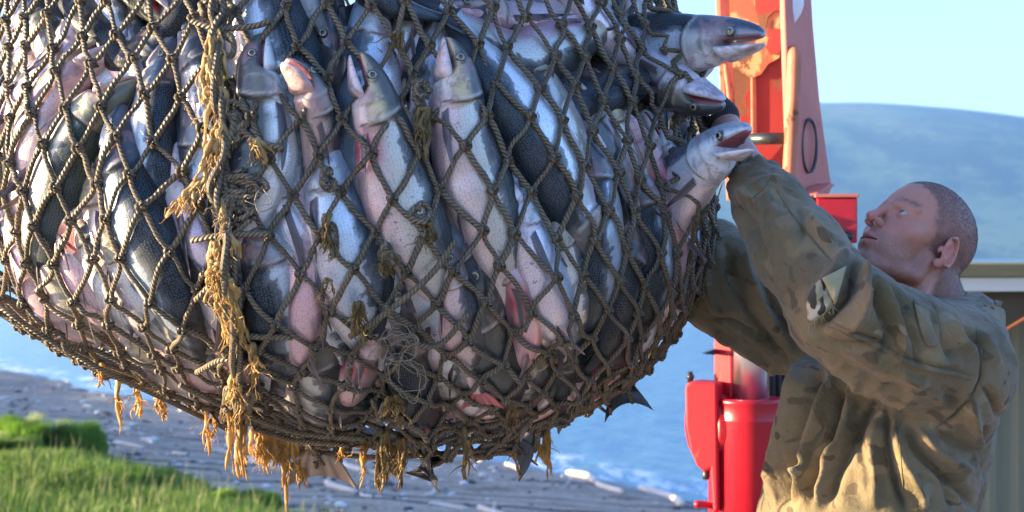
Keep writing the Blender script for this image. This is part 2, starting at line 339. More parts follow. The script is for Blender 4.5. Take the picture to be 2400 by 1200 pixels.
mb = MB(); xs_ = np.arange(wl, wr, .045); prof = [(x, d+.75+(.018 if i % 4 < 2 else 0)) for i, x in enumerate(xs_)]
zt, zb = at(0, 700, d)[2], 3.3
v = [(x, y, z) for x, y in prof for z in (zb, zt)]; mb.add(v, [(2*i, 2*i+2, 2*i+3, 2*i+1) for i in range(len(prof)-1)])
mb.box((wl, d+.8, zb), (wr, d+2.5, zt)); mb.build('wall_panel', wallm, shed, origin=(wl, d, zb), smooth=False)
z0, z1, z2 = at(0, 683, d)[2], at(0, 650, d)[2], at(0, 618, d)[2]
xa = at(2225, 0, d)[0]
mb = MB(); mb.box((xa, d-.02, z0), (wr+.3, d+.03, z1)); mb.build('fascia_trim', trimm, shed, origin=(xa, d, z0), smooth=False, bevel=.004)
mb = MB(); mb.box((xa-.05, d-.045, z1+.003), (wr+.3, d+2.6, z2)); mb.build('roof_slab', roofm, shed, origin=(xa, d, z1), smooth=False, bevel=.006)
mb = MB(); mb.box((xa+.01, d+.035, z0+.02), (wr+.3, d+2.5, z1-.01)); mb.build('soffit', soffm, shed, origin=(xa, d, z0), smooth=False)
# sloping dark awning under the eave, its lower edge rising to the right
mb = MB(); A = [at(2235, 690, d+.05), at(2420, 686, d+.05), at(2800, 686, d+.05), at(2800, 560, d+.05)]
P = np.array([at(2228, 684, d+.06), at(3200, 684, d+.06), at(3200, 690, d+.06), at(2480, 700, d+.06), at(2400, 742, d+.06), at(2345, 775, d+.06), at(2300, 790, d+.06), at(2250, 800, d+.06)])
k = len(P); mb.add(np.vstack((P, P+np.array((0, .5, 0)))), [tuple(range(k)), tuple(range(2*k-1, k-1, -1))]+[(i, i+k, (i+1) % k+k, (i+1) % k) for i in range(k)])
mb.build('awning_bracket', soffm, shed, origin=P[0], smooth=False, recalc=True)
ed = NT('orange_edge'); ed.p('Base Color', rgb(.25, .08, .03)); ed.p('Roughness', .6)
mb = MB(); mb.tube(P[3:7]+np.array((0, -.01, -.012)), .010, 8); mb.build('awning_edge', ed.m, shed, origin=P[4])
# ------------------------------------------------------------------ the bag: surface the net and the fish follow
D = 3.2
# photo row, half width, centre (photo pixels at the silhouette)
PROF = [(-560, 300, 800), (-420, 560, 800), (-300, 720, 798), (-150, 780, 796), (0, 806, 795), (150, 845, 795), (300, 885, 797), (480, 897, 798), (600, 888, 803), (700, 850, 815), (780, 775, 842),
        (850, 690, 872), (900, 610, 905), (950, 515, 930), (1000, 400, 950), (1030, 300, 940), (1050, 200, 930), (1062, 100, 925), (1066, 8, 920)]
pz, pr, pc = [np.array(x, float) for x in zip(*PROF)]
RK = .82/883
def silh(py): return CZ-(py-600)/F*2.98
prof_z = silh(pz); prof_r = pr*RK; prof_x = (pc-1200)/F*D*.985
_P = crom(np.stack((prof_z, prof_r, prof_x), 1), 400)
_L = np.r_[0, np.cumsum(np.hypot(np.diff(_P[:, 0]), np.diff(_P[:, 1])))]
PLEN = _L[-1]
def surf(th, s):               # th: 0 = right, pi/2 = towards the camera; s: metres down the profile
    z, r, cx = [np.interp(s, _L, _P[:, k]) for k in range(3)]
    return np.stack((cx+r*np.cos(th), D-r*np.sin(th), z), -1)
def surf_n(th, s):
    e = 1e-3; a = surf(th+e, s)-surf(th-e, s); b = surf(th, np.minimum(s+e, PLEN))-surf(th, np.maximum(s-e, 0))
    n = np.cross(a, b); n /= np.linalg.norm(n, axis=-1)[..., None]+1e-12
    c = surf(th, s); c2 = np.stack((np.interp(s, _L, _P[:, 2]), 0*s+D, np.interp(s, _L, _P[:, 0])), -1)
    out = c-c2+1e-6; out[..., 2] += np.where(np.asarray(s) > PLEN*.8, -.3, 0)*1.
    return n*np.sign((n*out).sum(-1))[..., None]
_th, _s = np.meshgrid(np.linspace(-.25, math.pi+.25, 420), np.linspace(0, PLEN, 420))
_sp = surf(_th, _s).reshape(-1, 3); _sn = surf_n(_th.ravel(), _s.ravel())
_view = _sp-np.array((0, 0, CZ)); _ff = (_view*_sn).sum(1) < 0
_sp, _sn = _sp[_ff], _sn[_ff]
_px = np.stack((1200+_sp[:, 0]/_sp[:, 1]*F, 600-(_sp[:, 2]-CZ)/_sp[:, 1]*F), 1)
def onbag(px, py, free=False):             # surface point and outward normal under a photo pixel
    d2 = ((_px-np.array((px, py)))**2).sum(1); i = int(d2.argmin()); p, n = _sp[i].copy(), _sn[i]
    if free or d2[i] < 60: p += np.array(((px-_px[i, 0])/F*p[1], 0, -(py-_px[i, 1])/F*p[1]))
    return p, n

# ------------------------------------------------------------------ salmon
TOPU = np.array([0, .012, .03, .05, .08, .11, .15, .19, .23, .30, .38, .46, .55, .65, .74, .82, .88])
TOPH = np.array([.010, .023, .033, .042, .052, .059, .066, .071, .079, .093, .103, .105, .097, .078, .057, .039, .032])
BOTH = np.array([.006, .017, .026, .036, .048, .058, .068, .075, .083, .100, .112, .114, .103, .080, .056, .037, .032])
WID = np.array([.010, .021, .029, .037, .046, .053, .059, .062, .065, .072, .076, .074, .066, .052, .036, .022, .012])
def sm(x, a, b): return sstep(x, a, b)

def build_fish(name, pts, dors, L, mouth=0.0, tone=(0, 0, 0, 1), seed=0, nr=84, na=36, fins=True, fat=1.0, pal=None):
    """pts: spine polyline (metres), dors: dorsal direction per spine point."""
    rng = np.random.RandomState(seed)
    K = 60; C = crom(np.c_[pts, dors], 200); Ls = np.r_[0, np.cumsum(np.linalg.norm(np.diff(C[:, :3], axis=0), axis=1))]
    def spine(X):
        X = np.asarray(X, float); out = np.stack([np.interp(X, Ls, C[:, k]) for k in range(6)], -1)
        T0 = C[3, :3]-C[0, :3]; T0 = T0/np.linalg.norm(T0); T1 = C[-1, :3]-C[-6, :3]; T1 = T1/np.linalg.norm(T1)
        out[..., :3] += np.minimum(X, 0)[..., None]*T0+np.maximum(X-Ls[-1], 0)[..., None]*T1
        return out
    def frame(X):
        a = spine(X); e = .02*L; T = spine(X+e)[..., :3]-spine(X-e)[..., :3]; T /= np.linalg.norm(T, axis=-1)[..., None]
        Dn = a[..., 3:]; Dn = Dn-(Dn*T).sum(-1)[..., None]*T; Dn /= np.linalg.norm(Dn, axis=-1)[..., None]+1e-9
        return a[..., :3], T, Dn, np.cross(T, Dn)
    def W(X, Zd, Sd):          # fish coordinates (along, dorsal, side) in metres -> world
        c, T, Dn, S = frame(X); return c+Zd[..., None]*Dn+Sd[..., None]*S
    ja = mouth*R(25)
    h_scale = fat
    V, Fc, Cc, Mm, UVs = [], [], [], [], []; nv = 0
    bl = pal or {}
    back = np.array(bl.get('back', (.016, .026, .036))); flank = np.array(bl.get('flank', (.42, .47, .52))); belly = np.array(bl.get('belly', (.72, .66, .66)))
    head = np.array(bl.get('head', (.10, .10, .085))); cheek = np.array(bl.get('cheek', (.42, .40, .34)))
    pinkc = np.array((.70, .30, .38)); blood = np.array((.50, .06, .09))
    pk = tone[0]
    def pigment(x, z, ht, hb, P):
        """x: along / L, z: height / L. Natural markings of a salmon, plus drawn crease lines and painted gill edge highlights."""
        q = np.where(z > 0, z/np.maximum(ht, 1e-4), z/np.maximum(hb, 1e-4))
        n = vnoise(P/L, 26, seed)*.16+vnoise(P/L, 60, seed+1)*.12
        n2 = vnoise(P/L, 9, seed+5)
        b = sm(q+n, .18+tone[1], .46+tone[1])[..., None]
        be = sm(-q+n*.6, .22, .62)[..., None]
        c = flank*(1-b)+back*b; c = c*(1-be)+(belly*(1-.24*pk)+pinkc*.24*pk)*be
        hd = (1-sm(x, .195-.25*z, .212-.25*z))[..., None]
        cm = np.clip(sm(-q+n*.5, -.42, .0), 0, 1)[..., None]
        hc = head*(1-cm)+cheek*cm; lo = sm(-q, .35, .8)[..., None]; hc = hc*(1-lo)+(belly*.8)*lo
        # iridescent patch on the gill cover, pink wash at throat
        d = np.hypot((x-.155)/.035, (z+.005)/.04); hc = hc+np.array((.16, .12, .02))*np.exp(-d*d)[..., None]*cm*(.4+.6*pk)
        c = c*(1-hd)+hc*hd
        c = c*(1-.42*pk*(sm(-q, .1, .5)*sm(n2, -.2, .5)*(1-sm(x, .45, .7)))[..., None])+pinkc*.42*pk*(sm(-q, .1, .5)*sm(n2, -.2, .5)*(1-sm(x, .45, .7)))[..., None]
        bm = (sm(vnoise(P/L, 6, seed+9), .55-.25*tone[2], .72-.2*tone[2])*sm(-q, -.1, .3)*tone[2])[..., None]; c = c*(1-bm)+blood*bm
        if tone[2] >= .5: tb = (np.exp(-((x-.265)/.05)**2)*sm(-q, .0, .5)*.8)[..., None]; c = c*(1-tb)+np.array((.55, .05, .10))*tb
        # dark edges: gill slit, mouth line, eye socket
        gs = np.abs(x-(.203-3.2*(z+.012)**2-.02*z)); ln = np.exp(-(gs/.0035)**2)*(np.abs(z) < .066)
        pg = np.abs(x-(.150-4.5*(z+.015)**2)); ln = np.maximum(ln, .45*np.exp(-(pg/.0028)**2)*(z < .02)*(z > -.05))
        ln = np.maximum(ln, .8*np.exp(-((np.hypot(x-.078, z-.007)-.0175)/.0022)**2))
        for k in range(5):     # branchiostegal creases under the throat
            ln = np.maximum(ln, .35*np.exp(-((z+.030+.006*k+.10*(x-.15))/.0013)**2)*(x > .09)*(x < .185))
        c = c*(1-.9*ln[..., None]); gl = x-(.203-3.2*(z+.012)**2-.02*z); lt = .5*np.exp(-((gl+.011)/.0045)**2)*(np.abs(z) < .06)+.35*np.exp(-((x-(.150-4.5*(z+.015)**2)+.007)/.004)**2)*(z < .02)*(z > -.05); c = c*(1-lt[..., None])+np.array((.62, .60, .56))*lt[..., None]  # pale arcs are highlights along the gill cover, painted into the pigment
        return c, b[..., 0], hd[..., 0], ln
    def ring_block(us, top, bot, wid, dx=None, rot=None, inner=False, cap0=True, cap1=True, power=1.0):
        nonlocal nv
        a = np.linspace(0, 2*np.pi, na, endpoint=False); ca, sa = np.cos(a), np.sin(a)
        U = us[:, None]+0*a[None]; h = np.where(ca[None] > 0, top[:, None], bot[:, None])*h_scale
        Z = np.sign(ca)[None]*np.abs(ca)[None]**power*h; S = np.sign(sa)[None]*np.abs(sa)[None]**.88*wid[:, None]*h_scale
        return U, Z, S, a
    # ---- upper body block: whole body; the head part stops at the mouth line
    us = np.r_[np.linspace(0, .21, 34), np.linspace(.21, .88, nr-34)[1:]]
    ht = np.interp(us, TOPU, TOPH); hb = np.interp(us, TOPU, BOTH); wd = np.interp(us, TOPU, WID)
    ml = .110                                          # jaw hinge
    cut = 1-sm(us, ml-.012, ml+.03)
    hbc = hb*(1-cut)+np.minimum(hb, .006+.06*us)*cut      # lower edge of the upper jaw
    U, Z, S, a = ring_block(us, ht, hbc, wd)
    P0 = np.stack((U, Z/h_scale, S/h_scale), -1); side = np.abs(np.sin(a))[None]**.7
    # relief: gill cover edge, cheek, maxilla, eye socket
    xg = .203-3.2*(Z+.012)**2-.02*Z
    rel = .0095*(1-sm(U, xg-.001, xg+.004))*sm(U, .12, .19)
    rel += .0045*(1-sm(U, .150-4.5*(Z+.015)**2-.001, .150-4.5*(Z+.015)**2+.003))*sm(U, .09, .145)*(Z < .03)
    rel += .0055*np.exp(-((Z-(-.004-.10*U))/.0055)**2)*sm(U, .015, .04)*(1-sm(U, .115, .135))
    rel += .0030*np.exp(-((np.hypot(U-.078, Z-.007)-.019)/.004)**2)-.004*np.exp(-(np.hypot(U-.078, Z-.007)/.012)**2)
    rel += .0012*vnoise(P0+seed, 40, 3)*(U < .2)
    S = S+np.sign(S)*rel*side
    c_, bk, hd, ln = pigment(U, Z, ht[:, None], hb[:, None], np.stack((U, Z, S), -1)*L)
    Vw = W(U*L, Z*L, S*L)
    def push(Vw, c_, msk, uv, capf=True, k=None):
        nonlocal nv
        n0, n1 = Vw.shape[:2]; idx = np.arange(n0*n1).reshape(n0, n1)+nv
        q = np.stack((idx[:-1], np.roll(idx, -1, 1)[:-1], np.roll(idx, -1, 1)[1:], idx[1:]), -1).reshape(-1, 4)
        Fc.extend(q.tolist())
        if capf: Fc.append(idx[0][::-1].tolist())
        V.append(Vw.reshape(-1, 3)); Cc.append(np.broadcast_to(c_, Vw.shape).reshape(-1, 3)); Mm.append(np.broadcast_to(msk, (n0, n1, 3)).reshape(-1, 3)); UVs.append(uv.reshape(-1, 2)); nv += n0*n1
    scal = (1-hd)*(1-.0*bk)
    push(Vw, c_, np.stack((scal, 0*scal, bk*(1-hd)), -1), np.stack((U*L, (a/(2*np.pi)-.5)[None]*.36*L+0*U), -1))
    # ---- lower jaw, hinged
    uj = np.linspace(0, .150, 22); hbj = np.interp(uj, TOPU, BOTH); wj = np.interp(uj, TOPU, WID)*.93
    mlz = -(.006+.06*uj); jl = 1.02
    U2 = uj[:, None]+0*a[None]; mid = (mlz-hbj)[:, None]/2*1.0; tpj = (1-.6*sm(uj, .105, .15)); hh = np.maximum((hbj+mlz)[:, None]/2, .0045+.006*sm(uj, 0, .03)[:, None])*tpj[:, None]; wj = wj*(1-.35*sm(uj, .105, .15)); mid = mid*(1-.35*sm(uj, .105, .15))[:, None]
    thin = 1-sm(uj, .10, .15)[:, None]*.0
    Z2 = (mid+np.cos(a)[None]*hh)*h_scale; S2 = np.sign(np.sin(a))[None]*np.abs(np.sin(a))[None]**.8*wj[:, None]*h_scale
    # hollow on the upper side (mouth floor)
    Z2 = Z2-(np.cos(a)[None] > .3)*(1-(S2/np.maximum(wj[:, None], 1e-3))**2)*hh*.9*min(1, mouth*2)
    hx, hz = .125, -.013; X2 = (U2-hx)*jl; Zr = Z2-hz
    X3 = hx+X2*np.cos(ja)-Zr*np.sin(ja)*-1*0-(-Zr)*np.sin(ja)*0; 
    X3 = hx+X2*np.cos(ja)+Zr*np.sin(ja); Z3 = hz+X2*np.sin(ja)+Zr*np.cos(ja)
    cj = belly*.85*(1-.3*pk)+pinkc*.3*pk; inside = (np.cos(a)[None] > .45)*1.0*(mouth > .15); cj = cj*(1-inside[..., None])+np.array((.35, .09, .10))*inside[..., None]
    cj = cj*(1-.5*np.exp(-((np.abs(S2)/h_scale-.5*wj[:, None])/.003)**2)*(U2 > .02))[..., None]
    lipl = np.exp(-((np.cos(a)[None]-.35)/.2)**2)[..., None]*.35; cj = cj*(1-lipl)+np.array((.12, .12, .14))*lipl
    push(W(X3*L, Z3*L, S2*L), cj, np.zeros((len(uj), na, 3)), np.stack((U2*L, U2*L), -1))
    if mouth > .15:            # palate and throat
        ui = np.linspace(.006, .13, 12); wi = np.interp(ui, TOPU, WID)*.8; U4 = ui[:, None]+0*a[None]
        Z4 = -(.004+.06*U4)+np.cos(a)[None]*.004; S4 = np.sin(a)[None]*wi[:, None]; push(W(U4*L, Z4*L, S4*L), np.array((.30, .07, .08)), np.zeros((len(ui), na, 3)), np.stack((U4, U4), -1))
        tt = np.linspace(-.5, .5, 3)
        U5 = .118+0*a[None]+np.array((0, .004))[:, None]; Z5 = -.02+np.cos(a)[None]*.022+np.zeros((2, 1)); S5 = np.sin(a)[None]*.04+np.zeros((2, 1))
        push(W(U5*L, Z5*L, S5*L), np.array((.05, .01, .012)), np.zeros((2, na, 3)), np.stack((U5, U5), -1))
    # ---- tail fin
    ut = np.linspace(0, 1, 12); bend = rng.uniform(-.5, .5)
    zz = (.034+(.105-.034)*ut**.8)[:, None]; zz0 = np.interp(.88, TOPU, TOPH); zz[0] = zz0
    Zt = np.cos(a)[None]*zz; zr = np.cos(a)[None]+0*zz
    Xt = .88+.12*ut[:, None]*(1+.0*zr)-ut[:, None]*.045*(1-zr**2); St = np.sin(a)[None]*(.012*(1-ut)**1.5+.0016)[:, None]+bend*.05*ut[:, None]**1.5*1+.003*np.sin(zr*22)*ut[:, None]
    rays = .5+.5*np.sin(zr*60+0*Xt); ct = back*1.6+np.array((.05, .045, .04))*rays[..., None]; ct = ct*(1-.0*ut[:, None, None])
    tp = np.array(bl.get('fin', (.035, .035, .04))); ct = tp*(.6+.8*rays[..., None])
    push(W(Xt*L, Zt*L*h_scale, St*L), ct, np.stack((0*Xt, 1+0*Xt, .3+0*Xt), -1), np.stack((zr*.05+0*Xt, Xt*L), -1))
    # ---- thin fins
    def fin(root, tipv, sweep, side_dir, colr, lay, n=9, mfin=5):
        # root: list of (x,z,s) along base; tipv: outward vector; sweep backwards; lay: side flare
        t = np.linspace(0, 1, n)[:, None]; o = np.linspace(0, 1, mfin)[None]
        base = np.array([[np.interp(tt, np.linspace(0, 1, len(root)), [r[k] for r in root]) for k in range(3)] for tt in t[:, 0]])
        ln_ = np.interp(t[:, 0], (0, .12, .3, 1), (.25, 1, 1.0, .38))[:, None]
        X = base[:, 0:1]+o*ln_*sweep+0*t; Zf = base[:, 1:2]+o*ln_*tipv[0]; Sf = base[:, 2:3]+o*ln_*tipv[1]+.0012*np.sin(t*50)*o
        Vf = W(X*L, Zf*L*h_scale, Sf*L*h_scale); nonlocal nv
        idx = np.arange(n*mfin).reshape(n, mfin)+nv
        Fc.extend(np.stack((idx[:-1, :-1], idx[1:, :-1], idx[1:, 1:], idx[:-1, 1:]), -1).reshape(-1, 4).tolist())
        V.append(Vf.reshape(-1, 3)); Cc.append((np.array(colr)*(.55+.9*(.5+.5*np.sin(t*46))[..., None]*(1+0*o[..., None]))).reshape(-1, 3))
        Mm.append(np.tile((0, 1, .3), (n*mfin, 1))); UVs.append(np.stack((t*.05+0*o, X*L), -1).reshape(-1, 2)); nv += n*mfin
    if fins:
        fc = bl.get('fin', (.035, .035, .04)); f2 = bl.get('fin2', (.10, .075, .085)); j = rng.uniform(.7, 1.3, 8)
        fin([(.44, .100, 0), (.50, .098, 0), (.56, .094, 0)], (.055*j[0], .02*(j[1]-1)), .05, 0, fc, 0)
        fin([(.735, .055, 0), (.75, .052, 0)], (.02, 0), .03, 0, fc, 0, 4)
        fin([(.66, -.074, 0), (.70, -.066, 0), (.75, -.054, 0)], (-.05*j[2], .01), .05, 0, f2, 0)
        for sd in (-1, 1):
            fin([(.215, -.052, sd*.055), (.222, -.062, sd*.050), (.226, -.070, sd*.043)], (-.030*j[3], sd*.034*j[4]), .155*j[5], 0, f2, 0, 9, 7)
            fin([(.50, -.098, sd*.036), (.515, -.102, sd*.032), (.53, -.104, sd*.026)], (-.024, sd*.060*j[6]), .085, 0, f2, 0, 7)
    mb = MB(); mb.v = V; mb.f = [tuple(q) for q in Fc]; mb.c = Cc; mb.uv = UVs; mb.n = nv
    org = frame(np.array([.4*L]))[0][0]
    o = mb.build(name, M_fish, origin=tuple(org))
    at_ = o.data.attributes.new('msk', 'FLOAT_VECTOR', 'POINT'); at_.data.foreach_set('vector', np.concatenate(Mm).astype(np.float32).ravel())
    rm = rng.rand(); o.color = (tone[0], tone[1], tone[2], rm)
    # eyes
    for sd in (-1, 1):
        c, T, Dn, S = [x[0] for x in frame(np.array([.078*L]))]
        wloc = np.interp(.078, TOPU, WID)*h_scale
        pos = c+Dn*.007*L*h_scale+S*sd*(wloc*.97)*L
        X_ = T; Y_ = Dn; Z_ = S*sd
        if np.dot(np.cross(X_, Y_), Z_) < 0: X_ = -X_
        Mx = Matrix(((X_[0], Y_[0], Z_[0], 0), (X_[1], Y_[1], Z_[1], 0), (X_[2], Y_[2], Z_[2], 0), (0, 0, 0, 1)))
        e = bpy.data.objects.new('eye', EYE); col.objects.link(e); e.parent = o
        e.matrix_local = Matrix.Translation(Vector(pos-org))@Mx@Matrix.Scale(L*1.3, 4)
    return o

# eye mesh: flattened ball with pupil and iris rings, unit = fish length
mb = MB(); rings = [(0, .0050), (.0030, .0048), (.0052, .0044), (.0056, .0043), (.0076, .0037), (.0082, .0034), (.0090, .0028), (.0112, .0008), (.0122, -.003)]
cols = [(.004, .005, .008)]*3+[(.22, .19, .09), (.34, .30, .17), (.26, .23, .15), (.03, .03, .03), (.04, .045, .05), (.03, .03, .03)]
a = np.linspace(0, 2*np.pi, 24, endpoint=False); v = [(r*np.cos(t), r*np.sin(t), z) for r, z in rings for t in a]
mb.add(v, [(i*24+j, i*24+(j+1) % 24, (i+1)*24+(j+1) % 24, (i+1)*24+j) for i in range(len(rings)-1) for j in range(24)], np.repeat(np.array(cols), 24, 0))
m = NT('fish_eye'); m.p('Base Color', m.n('VertexColor', layer_name='Col').outputs[0]); m.p('Roughness', .12); m.p('Coat Weight', 1.0); m.p('Coat Roughness', .03)
_e = mb.build('eye', m.m); EYE = _e.data; bpy.data.objects.remove(_e)

m = NT('wet_salmon_skin')
vc = m.n('VertexColor', layer_name='Col').outputs[0]; mk = m.n('Attribute', attribute_name='msk').outputs['Vector']; ms = m.n('SeparateXYZ', i_0=mk).outputs
uvn = m.n('UVMap').outputs[0]; oi = m.n('ObjectInfo').outputs
sc = m.n('TexVoronoi', voronoi_dimensions='2D', feature='F1', i_Vector=m.map(uvn, (1, 1, 1)), i_Scale=300, i_Randomness=.5)
cell = sc.outputs['Distance']; cellc = m.n('SeparateColor', i_0=sc.outputs['Color']).outputs[0]
ob = m.obj(); seed = m.math('MULTIPLY', oi['Random'], 37.0)
off = m.n('VectorMath', operation='ADD', i_0=ob, i_1=m.n('CombineXYZ', i_0=seed, i_1=seed, i_2=seed).outputs[0]).outputs[0]
big = m.noise(off, 9, 5, .6); mid_ = m.noise(off, 42, 6, .75)
trans = m.math('MULTIPLY', m.math('MULTIPLY', ms[2], m.math('SUBTRACT', 1.0, ms[2])), 4.0)
lost = m.math('MULTIPLY', m.ramp(m.math('ADD', m.math('ADD', mid_, m.math('MULTIPLY', big, .5)), m.math('MULTIPLY', trans, .26)), .90, .94), ms[0])      # patches of lost scales
c = m.mix(m.math('MULTIPLY', ms[0], m.ramp(cell, .25, .75, 0, .38)), vc, m.mix(.75, vc, (.03, .04, .05)))
c = m.mix(m.math('MULTIPLY', m.math('MULTIPLY', ms[0], ms[2]), m.ramp(cell, .08, .5, .55, 0)), c, (.12, .15, .17))  # glint at each scale centre, painted into the back colour
c = m.mix(m.math('MULTIPLY', lost, .7), c, (.045, .055, .065))
hm = m.math('SUBTRACT', 1.0, m.math('MAXIMUM', ms[0], ms[1])); vein = m.noise(off, 30, 6, .7, 1.5)
c = m.mix(m.math('MULTIPLY', hm, m.ramp(vein, .50, .60, 0, .45)), c, (.07, .06, .055))
c = m.mix(m.math('MULTIPLY', hm, m.ramp(m.noise(off, 14, 5, .6, 1), .52, .62, 0, .5)), c, (.36, .20, .20))
c = m.mix(m.ramp(m.noise(off, 22, 4), .35, .75, 0, .10), c, (.36, .31, .27))
m.p('Base Color', c)
met = m.math('MULTIPLY', m.math('MULTIPLY', ms[0], m.math('SUBTRACT', 1.0, m.math('MULTIPLY', ms[2], .7))), m.math('SUBTRACT', .45, m.math('MULTIPLY', lost, .35))); m.p('Metallic', met)
m.p('Roughness', m.math('ADD', m.math('MULTIPLY', mid_, .22), m.math('ADD', .20, m.math('MULTIPLY', cell, .1))))
bkf = m.math('SUBTRACT', 1.0, m.math('MULTIPLY', ms[2], .75)); spk = m.ramp(m.noise(off, 210, 3, .6), .60, .70)
m.p('Coat Weight', m.math('MAXIMUM', m.math('MULTIPLY', bkf, .38), m.math('MULTIPLY', spk, .8))); m.p('Coat Roughness', .09); m.p('Specular IOR Level', m.math('MULTIPLY', bkf, .5))
hb_ = m.math('ADD', m.math('MULTIPLY', m.math('MULTIPLY', cell, ms[0]), -.6), m.math('ADD', m.math('MULTIPLY', m.noise(off, 130, 3), .5), m.math('MULTIPLY', m.math('MULTIPLY', hm, vein), 3.0)))
m.p('Normal', m.bump(hb_, .55, .0012, m.bump(m.noise(off, 26, 3), .35, .006)))
M_fish = m.m

def make_fish(px, dor, L=.56, out=0.0, depth=.046, hd=0.0, mouth=0.0, tone=(.3, 0, 0), pal=None, fat=1.0, label=None, group=None, seed=None, fins=True, din=0.0, near=1.0, free=False, world=None, late=0.0, name='salmon'):
    """px: photo polyline snout -> tail along the bag; dor: photo direction of the back (x right, y down);
    out: -1 belly to the viewer .. +1 back to the viewer; hd: how far the snout stands out of the bag; din: extra depth at the tail"""
    if world:
        P = crom(np.array([at(*q) for q in world]), 20); N = np.tile(np.array((.28, -.96, 0)), (20, 1)); T = np.gradient(P, axis=0); T /= np.linalg.norm(T, axis=1)[:, None]
        dv = np.array((dor[0], 0, -dor[1]), float); A = dv-(T@dv)[:, None]*T; A /= np.linalg.norm(A, axis=1)[:, None]; Nn = N-(N*T).sum(1)[:, None]*T-(N*A).sum(1)[:, None]*A; Nn /= np.linalg.norm(Nn, axis=1)[:, None]
        return tag(build_fish(name, P, A*math.cos(out*math.pi/2)+Nn*math.sin(out*math.pi/2), L, mouth, tone, seed or int(world[0][0]), fins=fins, fat=fat, pal=pal), label, 'fish', group)
    px = [tuple(p) for p in px]
    P = []; N = []
    n = 14; Q = crom(np.array(px, float), max(4, n))
    for q in Q:
        p, nn = onbag(*q, free=free); P.append(p); N.append(nn)
    P, N = np.array(P), np.array(N); cum = np.r_[0, np.cumsum(np.linalg.norm(np.diff(P, axis=0), axis=1))]
    LN = L is None; L = L or 0
    while cum[-1] < L:         # prolong to the fish's real length
        d = Q[-1]-Q[-3]; d = d/np.hypot(*d)*45; q = Q[-1]+d; Q = np.vstack((Q, q)); p, nn = onbag(*q)
        st = np.linalg.norm(p-P[-1])
        if st < .03:
            tt_ = P[-1]-P[-2]; tt_ /= np.linalg.norm(tt_); tt_ = tt_*.75-N[-1]*.35; tt_ /= np.linalg.norm(tt_); p = P[-1]+tt_*.04; nn = N[-1]+.3*(N[-1]@tt_)*-tt_; nn /= np.linalg.norm(nn); st = .04
        P = np.vstack((P, p)); N = np.vstack((N, nn)); cum = np.r_[cum, cum[-1]+st]
    if LN: L = cum[-1]
    keep = np.searchsorted(cum, L)+1; P, N, cum = P[:keep], N[:keep], cum[:keep]
    # smooth normals
    for _ in range(2): N[1:-1] = (N[:-2]+N[1:-1]*2+N[2:])/4
    N /= np.linalg.norm(N, axis=1)[:, None]
    dep = depth+din*sstep(cum, .15*L, L)-late*sstep(cum, .72*L, .95*L)-hd*(1-sstep(cum, 0, .42*L))
    P = P-N*dep[:, None]
    if near != 1.0:
        kk = near+(1-near)*sstep(cum, .25*L, .7*L); P = np.array((0, 0, CZ))+(P-np.array((0, 0, CZ)))*kk[:, None]
    T = np.gradient(P, axis=0); T /= np.linalg.norm(T, axis=1)[:, None]+1e-9
    dv = np.array((dor[0], 0, -dor[1]), float); dv /= np.linalg.norm(dv)
    A = dv[None]-(dv[None]*T).sum(1)[:, None]*T-0; A -= (A*N).sum(1)[:, None]*N*.999; A /= np.linalg.norm(A, axis=1)[:, None]+1e-9
    ang = out*math.pi/2; Dn = A*math.cos(ang)+N*math.sin(ang)
    for _ in range(3): Dn[1:-1] = (Dn[:-2]+Dn[1:-1]+Dn[2:])/3
    Dn /= np.linalg.norm(Dn, axis=1)[:, None]
    sd = seed if seed is not None else int(abs(px[0][0]*7+px[0][1]*13)) % 9973
    o = build_fish(name, P, Dn, L, mouth, tone, sd, fins=fins, fat=fat, pal=pal)
    return tag(o, label, 'fish', group)
# ------------------------------------------------------------------ the catch
G1 = 'salmon inside the net'
BLUE = dict(back=(.010, .018, .026), flank=(.50, .58, .66), belly=(.84, .83, .82), head=(.035, .05, .07), cheek=(.22, .27, .33))
DARK = dict(back=(.010, .013, .015), flank=(.07, .085, .09), belly=(.50, .48, .46), head=(.03, .034, .034), cheek=(.09, .10, .095))
SILV = dict(back=(.020, .03, .04), flank=(.72, .76, .80), belly=(.90, .82, .82))
PINK = dict(back=(.04, .04, .045), flank=(.68, .54, .55), belly=(.84, .60, .62), head=(.14, .10, .10), cheek=(.48, .38, .36))
GOLD = dict(back=(.03, .035, .035), flank=(.58, .56, .50), belly=(.85, .74, .68), head=(.07, .07, .055), cheek=(.44, .36, .22))
PALE = dict(back=(.06, .09, .12), flank=(.60, .70, .80), belly=(.84, .82, .86), head=(.22, .30, .38), cheek=(.50, .58, .66))
GREEN = dict(back=(.03, .04, .025), flank=(.34, .35, .26), belly=(.80, .72, .66), head=(.10, .11, .07), cheek=(.34, .33, .22))
